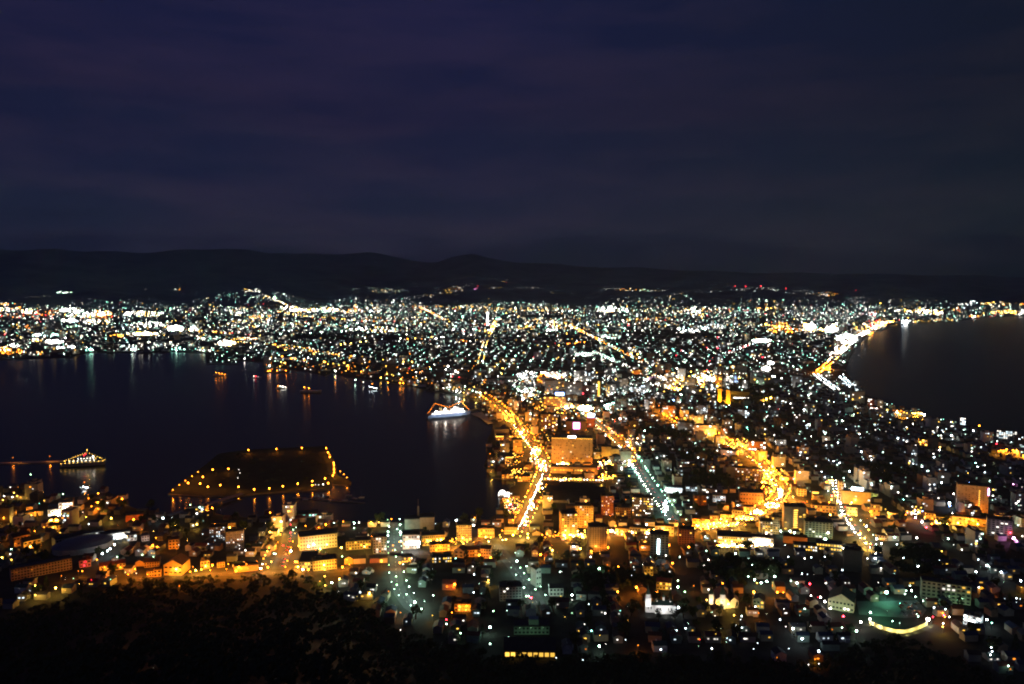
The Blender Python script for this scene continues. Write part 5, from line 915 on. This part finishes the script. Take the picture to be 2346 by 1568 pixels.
for r, x, y in sites:
    rot = random.choice((0, math.pi/2))+random.gauss(-.02, .06)
    (wm_, rm_), w, d, h, wl, rf = random.choice(PROTO)
    if nh < 300:
        px, py = toPx(x, y, 4)
        if not (-20 < px < 2366 and py < 1590): continue
        nh += 1; t = empty('house', (x, y, LZ), rot); link('wall', wm_, t); link('roof', rm_, t)
        n = random.choices((0, 1, 2, 3), (.42, .36, .16, .06))[0]; cs = random.choice('yywwco'); q = abs(math.sin(rot)) > .7
        for k in range(n):
            o = link('window', winmesh(cs, random.choice((3, 3, 6))), t); s = random.uniform(-.35, .35)
            if q: o.location = (-w/2-.04, s*d, h*.6); o.rotation_euler = (0, 0, math.pi/2)
            else: o.location = (s*w, -d/2-.04, h*.6)
            if q and math.sin(rot) > 0: pass
            o.scale = (random.uniform(1.0, 2.2), 1, 1.1)
        sz = 'wide' if w > 12.5 else 'small' if w < 9.5 else 'plain'; sz = ('low ' if h < 4 else '')+sz
        lab = f'{sz} {wl} house, {rf} roof, '+('all dark' if n == 0 else f'{["one","two","three"][n-1]} {WPAL[cs]} window'+('s' if n > 1 else ''))
        thing(t, lab, 'house', (x, y, 4), HG)
    else:
        tall = random.random() < (.16 if r > 1200 else .05)
        hh = random.uniform(10, 26) if tall else h; ww, dd = (random.uniform(12, 22), random.uniform(10, 15)) if tall else (w, d)
        if abs(math.sin(rot)) > .7: ww, dd = dd, ww
        rr = random.gauss(0, .05); wi = SMi['wall '+random.choice(['cream', 'white', 'grey', 'grey', 'beige', 'brown', 'dark'])]; ri = SMi['roof '+rf]
        if tall: mass.box(x, y, LZ, ww, dd, hh, wi, rr, ri); mass.box(x, y, LZ+hh, ww*.3, dd*.4, 2.5, wi, rr, ri)
        else: mass.box(x, y, LZ, ww, dd, hh, wi, rr); mass.gable(x, y, LZ+hh, ww, dd, dd*.25, ri, rr, .4, wi)
        for k in range(random.choice((0, 0, 0, 1)) if not tall else random.randint(0, 9)):
            s = random.uniform(-.42, .42); z = LZ+random.uniform(.4, .9)*hh if not tall else LZ+hh*(int(random.random()*hh/3)+.6)*3/hh
            if z > LZ+hh-1: continue
            mi = SMi[glow(random.choice('yywcoG' if x < 100 else 'wcwcGGy'), random.choice((3, 3, 12, 25)), False, 'window').name]
            mass.box(x+s*ww, y-dd/2-.1, z-.6, 1.6 if not tall else 2.0, .2, 1.3, mi, 0)
# blocks of the middle distance
for _ in range(2600):
    r = random.uniform(2300, 6500); a = random.uniform(-.62, .62); x, y = r*math.sin(a), r*math.cos(a)
    px, py = toPx(x, y, 0)
    if not inpoly(x, y, LPOLY) or not inpoly(x, y-25, LPOLY) or random.random() > dens(px, py): continue
    down = math.exp(-((px-1450)/300)**2-((py-870)/40)**2); hh = random.uniform(5, 9)+(random.random() < .12+.5*down)*random.uniform(8, 30)
    ww, dd = random.uniform(12, 38), random.uniform(10, 24); wi = SMi['wall '+random.choice(['white', 'grey', 'beige', 'cream', 'brown'])]; rr = random.gauss(0, .15)
    mass.box(x, y, LZ, ww, dd, hh, wi, rr, SMi['roof dark'])
    for k in range(random.choice((0, 0, 1)) if hh < 10 else random.randint(0, 6)):
        mi = SMi[glow(random.choice('ywwwcG'), random.choice((12, 25)), False, 'window').name]
        mass.box(x+random.uniform(-.42, .42)*ww*math.cos(rr), y-dd/2-.6-abs(math.sin(rr))*ww/2, LZ+random.uniform(.3, .85)*hh, 2.4, .3, 1.8, mi, rr)
o = mass.build('distant_houses', SM); o['kind'] = 'stuff'; o['label'] = 'mass of dark roofs and walls of the farther city'

# ------------------------------------------------------------------ trees
def crown_mesh(R_, H_, n, seed, cone=False):
    rg = random.Random(seed); b = MB(); cl = [(rg.uniform(-.55, .55)*R_, rg.uniform(-.55, .55)*R_, rg.uniform(.15, .85)*H_, rg.uniform(.3, .55)*R_) for _ in range(9)]
    for _ in range(n):
        if cone: z = rg.random()**.7*H_; q = R_*(1-z/H_)*rg.uniform(.5, 1.1)+.2; a = rg.uniform(0, 6.28); c_ = Vector((q*math.cos(a), q*math.sin(a), z))
        else:
            x, y, z, s = rg.choice(cl); v = Vector((rg.gauss(0, 1), rg.gauss(0, 1), rg.gauss(0, 1))).normalized()*s*rg.uniform(.6, 1.1); c_ = Vector((x, y, z))+v
        u = Vector((rg.gauss(0, 1), rg.gauss(0, 1), rg.gauss(0, .6))).normalized(); w = u.orthogonal().normalized(); s = rg.uniform(.35, .8)*R_*.28
        b.poly([c_+u*s, c_+w*s*.8, c_-u*s, c_-w*s*.8])
    return b.mesh('crown', FOL)
TP = []
for i in range(6):
    R_ = random.uniform(3.2, 5.2); H_ = random.uniform(6, 9); cn = i == 4
    tb = MB(); tb.cyl((0, 0, 0), (0, 0, 3.6), .4, .25, 6)
    for a in range(4): tb.cyl((0, 0, 3.0), (1.6*math.cos(a*1.6), 1.6*math.sin(a*1.6), 5.8), .16, .06, 4)
    TP.append((crown_mesh(R_*(.7 if cn else 1), H_*(1.4 if cn else 1), 260, i, cn), tb.mesh('trunk', BARK), cn))
TG = 'dark trees between the houses'
def tree(x, y, z, s=1, lab=None):
    cm, tm, cn = random.choice(TP); t = empty('tree', (x, y, z), random.uniform(0, 6.28)); t.scale = (s, s, s*random.uniform(.9, 1.15))
    o = link('crown', cm, t, (0, 0, 2.6)); link('trunk', tm, t)
    thing(t, ('small ' if s < .9 else 'tall ' if s > 1.25 else '')+('pointed conifer' if cn else 'bushy dark tree')+(lab or ''), 'tree', (x, y, z+4), TG)
nt_ = 0
random.shuffle(sites)
for r, x, y in sites:
    if nt_ >= 205 or r > 1350: continue
    x += random.uniform(6, 9); y += random.uniform(6, 9); px, py = toPx(x, y, 4)
    if 0 < px < 2346 and free(x, y): tree(x, y, LZ, random.uniform(.7, 1.5)); nt_ += 1
for dx, dy in ((-22, 2), (-26, 14), (22, 6), (26, 16), (10, -14), (-6, -16), (20, -8), (0, 26), (-12, 24), (14, 26), (30, -4), (-30, -2)):
    p = G(1515, 1409); tree(p.x+dx, p.y+dy, LZ, random.uniform(.9, 1.4))
for dx, dy in ((-18, -4), (-22, 8), (24, 2), (10, -16), (-8, -18), (20, 22)):
    p = G(1655, 1394); tree(p.x+dx, p.y+dy, LZ, random.uniform(.9, 1.3))
# foot of the wood: single trees along its edge, the rest of the wood is one mass
for i in range(64):
    px = random.uniform(-10, 2356); py = np.interp(px, [a for a, b_ in SIL], [b_ for a, b_ in SIL]); p = G(px, py); f = random.uniform(.96, 1.0)
    tree(p.x*f, p.y*f, LZ+float(slopez(p.x*f, p.y*f))-.5, random.uniform(.6, 1.05), ' at the wood edge')
def leafblob(b, x, y, z, s, n):
    for _ in range(n):
        v = Vector((random.gauss(0, 1), random.gauss(0, 1), abs(random.gauss(0, .8)))).normalized(); c_ = Vector((x, y, z))+v*s*random.uniform(.7, 1.05)
        u = Vector((random.gauss(0, 1), random.gauss(0, 1), random.gauss(0, .5))).normalized(); w = u.orthogonal().normalized(); q = s*random.uniform(.25, .5)
        b.poly([c_+u*q, c_+w*q, c_-u*q, c_-w*q])
fw = MB(); n = 0
while n < 4200:
    a = random.uniform(-.66, .66); R = float(footR(math.sin(a), math.cos(a))); k = 1-.62*random.random()**1.3; r = R*k; x, y = r*math.sin(a), r*math.cos(a)
    leafblob(fw, x, y, LZ+float(slopez(x, y))+1.5, random.uniform(2.8, 5.0) if k < .97 else random.uniform(2.0, 3.4), 16); n += 1
o = fw.build('forest', FOL); o['kind'] = 'stuff'; o['label'] = 'dark wood covering the slope below the viewpoint'
# trees of the parks farther off
pk = MB()
for a, b_, rx, ry in DARK:
    if not rx: continue
    for _ in range(110):
        t_ = random.uniform(0, 6.28); q = math.sqrt(random.random()); p = G(a+rx*q*math.cos(t_), b_+ry*q*math.sin(t_))
        if inpoly(p.x, p.y, LPOLY) and free(p.x, p.y): leafblob(pk, p.x, p.y, LZ+4, random.uniform(3.5, 6.5), 14)
for _ in range(160):
    t_ = random.random(); px = 480+280*t_; py = random.uniform(1042, 1110)
    p = G(px, py)
    if inpoly(p.x, p.y, IPOLY) and random.random() < .5: leafblob(pk, p.x, p.y, LZ+1.5, random.uniform(2, 3.4), 10)
o = pk.build('park_trees', FOL); o['kind'] = 'stuff'; o['label'] = 'dark tree masses of the town parks'

# ------------------------------------------------------------------ cars on the bright roads
CARC = [('white', (.6, .6, .6)), ('silver', (.35, .36, .38)), ('black', (.03, .03, .035)), ('red', (.3, .03, .03)), ('blue', (.04, .07, .2))]
def carmesh(cn, col):
    b = MB(); b.box(0, 0, .35, 1.75, 4.4, .55, 0); b.box(0, .2, .9, 1.55, 2.3, .5, 1, 0, 0, .82)
    for x in (-.8, .8):
        for y in (-1.4, 1.4): b.cyl((x-.1, y, .34), (x+.1, y, .34), .34, .34, 10, 2)
    return b.mesh('car_body', [mat('paint '+cn, col, .3), mat('dark glass', (.02, .025, .03), .15, spec=.5), mat('tyre', (.02, .02, .02), .9)])
CM = [(n_, carmesh(n_, c_)) for n_, c_ in CARC]
hb = MB(); hb.octa((0, 0, 0), .26, 0, .8); HLM = hb.mesh('headlight', glow('w', 90)); hb = MB(); hb.octa((0, 0, 0), .2, 0, .8); TLM = hb.mesh('tail_light', glow('r', 18))
def car(p, d, toward, where):
    n_, me = random.choice(CM); t = link('car', me, None, (p.x, p.y, p.z+.08), math.atan2(-d.y, -d.x)-math.pi/2)
    for x in (-.6, .6): link('headlight', HLM, t, (x, -2.25 if toward else 2.25, .7)); link('tail_light', TLM, t, (x, 2.25 if toward else -2.25, .75))
    thing(t, f'{n_} car '+('with glaring headlights' if toward else 'showing tail lights')+f' {where}', 'car', p, 'cars on the lit streets')
def cars(ri, off, step, toward, where, y0=0, y1=9999):
    for p, d in along(ROADS[ri], step, step*.3):
        if d.y > 0: d = -d
        n = Vector((-d.y, d.x, 0)); px, py = toPx(*p)
        if y0 < py < y1: car(p+n*off, d, toward, where)
cars(0, -3, 9, True, 'on the bay avenue', 1085, 1222); cars(0, -6, 22, True, 'on the bay avenue', 975, 1085); cars(0, 4, 26, False, 'on the bay avenue')
cars(1, -3, 26, True, 'on the amber boulevard'); cars(1, 3, 30, False, 'on the amber boulevard'); cars(2, -4, 16, True, 'on green lit boulevard'); cars(2, 4, 24, False, 'on green lit boulevard')
cars(3, -3, 30, True, 'on the curving tram street'); cars(3, 3, 40, False, 'on the curving tram street'); cars(7, -3, 18, True, 'on pale side street'); cars(7, 3, 30, False, 'on pale side street'); cars(10, 3, 14, False, 'on the short slope street'); cars(6, 3, 44, False, 'on the right')
for i in range(26):
    x = random.uniform(2062, 2112); y = random.uniform(1382, 1410); p = G(x, y); n_, me = random.choice(CM); t = link('car', me, None, (p.x, p.y, LZ+.08), random.choice((0, .1, 1.57)))
    thing(t, f'{n_} car parked on the green lit car park', 'car', p, 'parked cars on the green lit car park')

# ------------------------------------------------------------------ lamps become objects: 300 that show largest, the rest one mass
for L_ in LAMPS: L_.append((L_[3]/max(200, L_[0].length))*(.4+L_[2]))
vis = [L_ for L_ in LAMPS if L_[4] in ('lamp', 'road') and -5 < toPx(*L_[0])[0] < 2351 and L_[0].xy.length < 3200]
vis.sort(key=lambda a: -a[5]); near = vis[:300]; ids = {id(a) for a in near}
PM = MB(); PM.cyl((0, 0, -7.6), (0, 0, -.3), .14, .09, 6); PM.cyl((0, 0, -.3), (.5, 0, -.05), .07, .07, 5); PM.cyl((0, 0, -7.6), (0, 0, -6.9), .24, .2, 6); PM = PM.mesh('street_lamp', POLE)
HM = {}; LIT = 1900
def headmesh(pal, lv, r):
    k = (pal, lv, round(r, 1))
    if k not in HM:
        b = MB(); q = r; n = 8; rows = [(0, q), (.7*q, .7*q), (q, 0), (.7*q, -.7*q), (0, -q)]; V = []
        b.v.append((0, 0, q))
        for rr, z in rows[1:4]:
            for i in range(n): b.v.append((rr*math.cos(i*2*math.pi/n), rr*math.sin(i*2*math.pi/n), z))
        b.v.append((0, 0, -q)); e_ = len(b.v)-1
        for i in range(n):
            j = (i+1) % n; b.f.append((0, 1+i, 1+j)); b.f.append((e_, 17+j, 17+i)); b.m += [0, 0]
            for s in (1, 1+n): b.f.append((s+i, s+n+i, s+n+j, s+j)); b.m.append(0)
        HM[k] = b.mesh('lamp_head', glow(pal, LV[lv]))
    return HM[k]
for p, pal, lv, r, kind, sc in near:
    t = link('street_lamp', PM, None, p); h_ = link('lamp_head', headmesh(pal, lv, r), t)
    ld = bpy.data.lights.new('lamp_light', 'POINT'); ld.color = PAL[pal]; ld.shadow_soft_size = .25; ld.energy = LIT*(lv+.5)*(r/.62)**1.5*(.12 if pal == 'r' else 5.5 if kind == 'road' and pal in 'oy' else .45 if kind == 'road' else 1.1 if pal in 'oy' else .13)
    if inpoly(p.x, p.y, IPOLY): ld.energy *= .3
    if kind == 'road': ld.shadow_soft_size = .4
    lo = bpy.data.objects.new('lamp_light', ld); COL.objects.link(lo); lo.parent = t; lo.location = (0, 0, -r-.5)
    sz = 'huge glaring' if r > 1.6 else 'big bright' if lv == 3 and r > .85 else 'bright' if lv == 3 else 'faint' if lv < 2 else 'plain'
    thing(t, f'{sz} {PNAME[pal]} street lamp', 'street lamp', p, 'street lamps')
# one mass of lamps
slots = {}; mats_ = []
def slot(m_):
    if m_.name not in slots: slots[m_.name] = len(mats_); mats_.append(m_)
    return slots[m_.name]
mb = MB(); pi_ = slot(POLE)
for L_ in LAMPS:
    if id(L_) in ids: continue
    p, pal, lv, r, kind, sc = L_; far = p.xy.length > 3000
    if far: lv = min(3, lv)
    mb.octa(p, r*1.15, slot(glow(pal, LV[lv], not far)))
    if p.xy.length < 2200: mb.cyl((p.x, p.y, p.z-r-6), (p.x, p.y, p.z-r*.5), .12, .1, 4, pi_)
o = mb.build('distant_street_lights', mats_); o['kind'] = 'stuff'; o['label'] = 'countless small street and window lights of the farther city'

rl = [L_ for L_ in LAMPS if id(L_) not in ids and (L_[4] in ('road', 'amber') or L_[4] == 'lamp' and L_[1] in 'oy') and L_[0].xy.length < 2300 and L_[2] > 0 and L_[1] != 'r']
for p, pal, lv, r, kind, sc in rl:
    ld = bpy.data.lights.new('lamp_light', 'POINT'); ld.color = PAL[pal]; ld.shadow_soft_size = .4; ld.energy = LIT*(lv+.5)*(4.4 if kind == 'road' else 1.7 if kind == 'amber' else .9)*(1 if pal in 'oy' else .25)
    lo = bpy.data.objects.new('lamp_light', ld); COL.objects.link(lo); lo.parent = o; lo.location = p-Vector((0, 0, r+.7))
print('road lights', len(rl))
# ------------------------------------------------------------------ haze
hz = MB(); hz.box(0, 11800, -8, 48000, 25000, 1500); hm = bpy.data.materials.new('night haze'); hm.use_nodes = True
q = hm.node_tree.nodes; q.remove(q['Principled BSDF']); v = q.new('ShaderNodeVolumePrincipled'); v.inputs['Color'].default_value = (.52, .78, 1, 1); v.inputs['Density'].default_value = HAZE = 2.4e-5
v.inputs['Anisotropy'].default_value = .3
hm.node_tree.links.new(v.outputs[0], q['Material Output'].inputs['Volume'])
if HAZE: o = hz.build('haze', hm); o['kind'] = 'stuff'

# ------------------------------------------------------------------ labels: each says where the thing stands
MARKS = [('white church', 1515, 1390), ('gothic church', 1655, 1370), ('wide hotel', 1310, 1035), ('park island', 600, 1090), ('white ship', 1030, 940), ('observation tower', 1117, 722), ('curved yellow wall', 2060, 1442), ('green car park', 2030, 1392),
 ('dark temple roof', 1215, 1480), ('cream hall', 1683, 1240), ('slim amber tower', 1304, 1205), ('pale ribbed tower', 1370, 1240), ('dark long sheds', 1310, 1135), ('moored patrol ship', 190, 1052), ('tall pale hotel', 2228, 1140), ('amber shore yard', 2065, 945),
 ('golden pylons', 1660, 908), ('round roofed hall', 205, 1258), ('yellow brick building', 730, 1243), ('floodlit factory', 145, 1167), ('arched basin lights', 1158, 1134), ('magenta screen', 1322, 975), ('neon sign tower', 1510, 1255), ('white roof sign', 1957, 1120),
 ('exhibition hall gable', 1926, 1385), ('balcony tower', 1820, 1190), ('chimney building', 960, 1195), ('white shop sign', 942, 1240), ('big orange gable', 397, 1305), ('brown school block', 98, 1305), ('cool white showroom', 1545, 1122), ('five storey apartments', 2166, 1355), ('blue sign', 1283, 902),
 ('green slope street', 1190, 1310), ('left slope street', 908, 1330), ('parking deck', 705, 1290), ('orange lamp shop', 260, 1298), ('lit school windows', 1012, 1285), ('dotted apartment house', 500, 1225), ('brick warehouses', 1155, 1030), ('boulevard', 1500, 1120), ('tram street bend', 1785, 1130),
 ('red trimmed house', 1520, 1342), ('dark slab block', 1953, 1285), ('dark window school', 1900, 1255), ('lit garden house', 1060, 1395), ('right shore', 2300, 1000), ('gallery apartments', 1875, 1215), ('right edge tower', 2290, 1210)]
def ordinal(i, n):
    W_ = ['', 'second', 'third', 'fourth', 'fifth', 'sixth', 'seventh', 'eighth', 'ninth', 'tenth']
    if n == 1: return ''
    if i == 0: return ', leftmost'
    if i == n-1: return ', rightmost'
    return f', {W_[i]} from left' if i < 10 else f', {W_[n-1-i]+" " if n-1-i < 10 else ""}from right'
from collections import defaultdict
groups = defaultdict(list)
used = defaultdict(int)
for T in THINGS: used[T[1]] += 1
for T in THINGS:
    o, lab, cat, g, px, py, fx = T
    if not fx and (used[lab] > 1 or 'downtown' in lab):
        nm, mx, my = min(MARKS, key=lambda m_: (m_[1]-px)**2+(2*(m_[2]-py))**2)
        dx, dy = px-mx, (py-my)*1.6
        dr = ('right of' if dx > 0 else 'left of') if abs(dx) > abs(dy) else ('below' if dy > 0 else 'beyond')
        if math.hypot(dx, dy) > 60: dr = 'well '+dr
        lab = f'{lab} {dr} {nm}'
        if len(lab.split()) > 12: lab = lab.replace('well ', '').replace(' the ', ' ')
    groups[lab].append((px, o))
for lab, Ls in groups.items():
    Ls.sort(key=lambda a: a[0])
    for i, (px, o) in enumerate(Ls):
        q = lab+(ordinal(i, len(Ls)) if len(Ls) <= 18 else '')
        for a_, b_ in ((' glaring headlights', ' headlights'), ('well ', ''), (' on the ', ' on '), ('showing ', '')):
            if len(q.split()) > 15: q = q.replace(a_, b_)
        o['label'] = q
print('lamps', len(LAMPS), 'objects', len(bpy.data.objects), 'sites', len(sites))
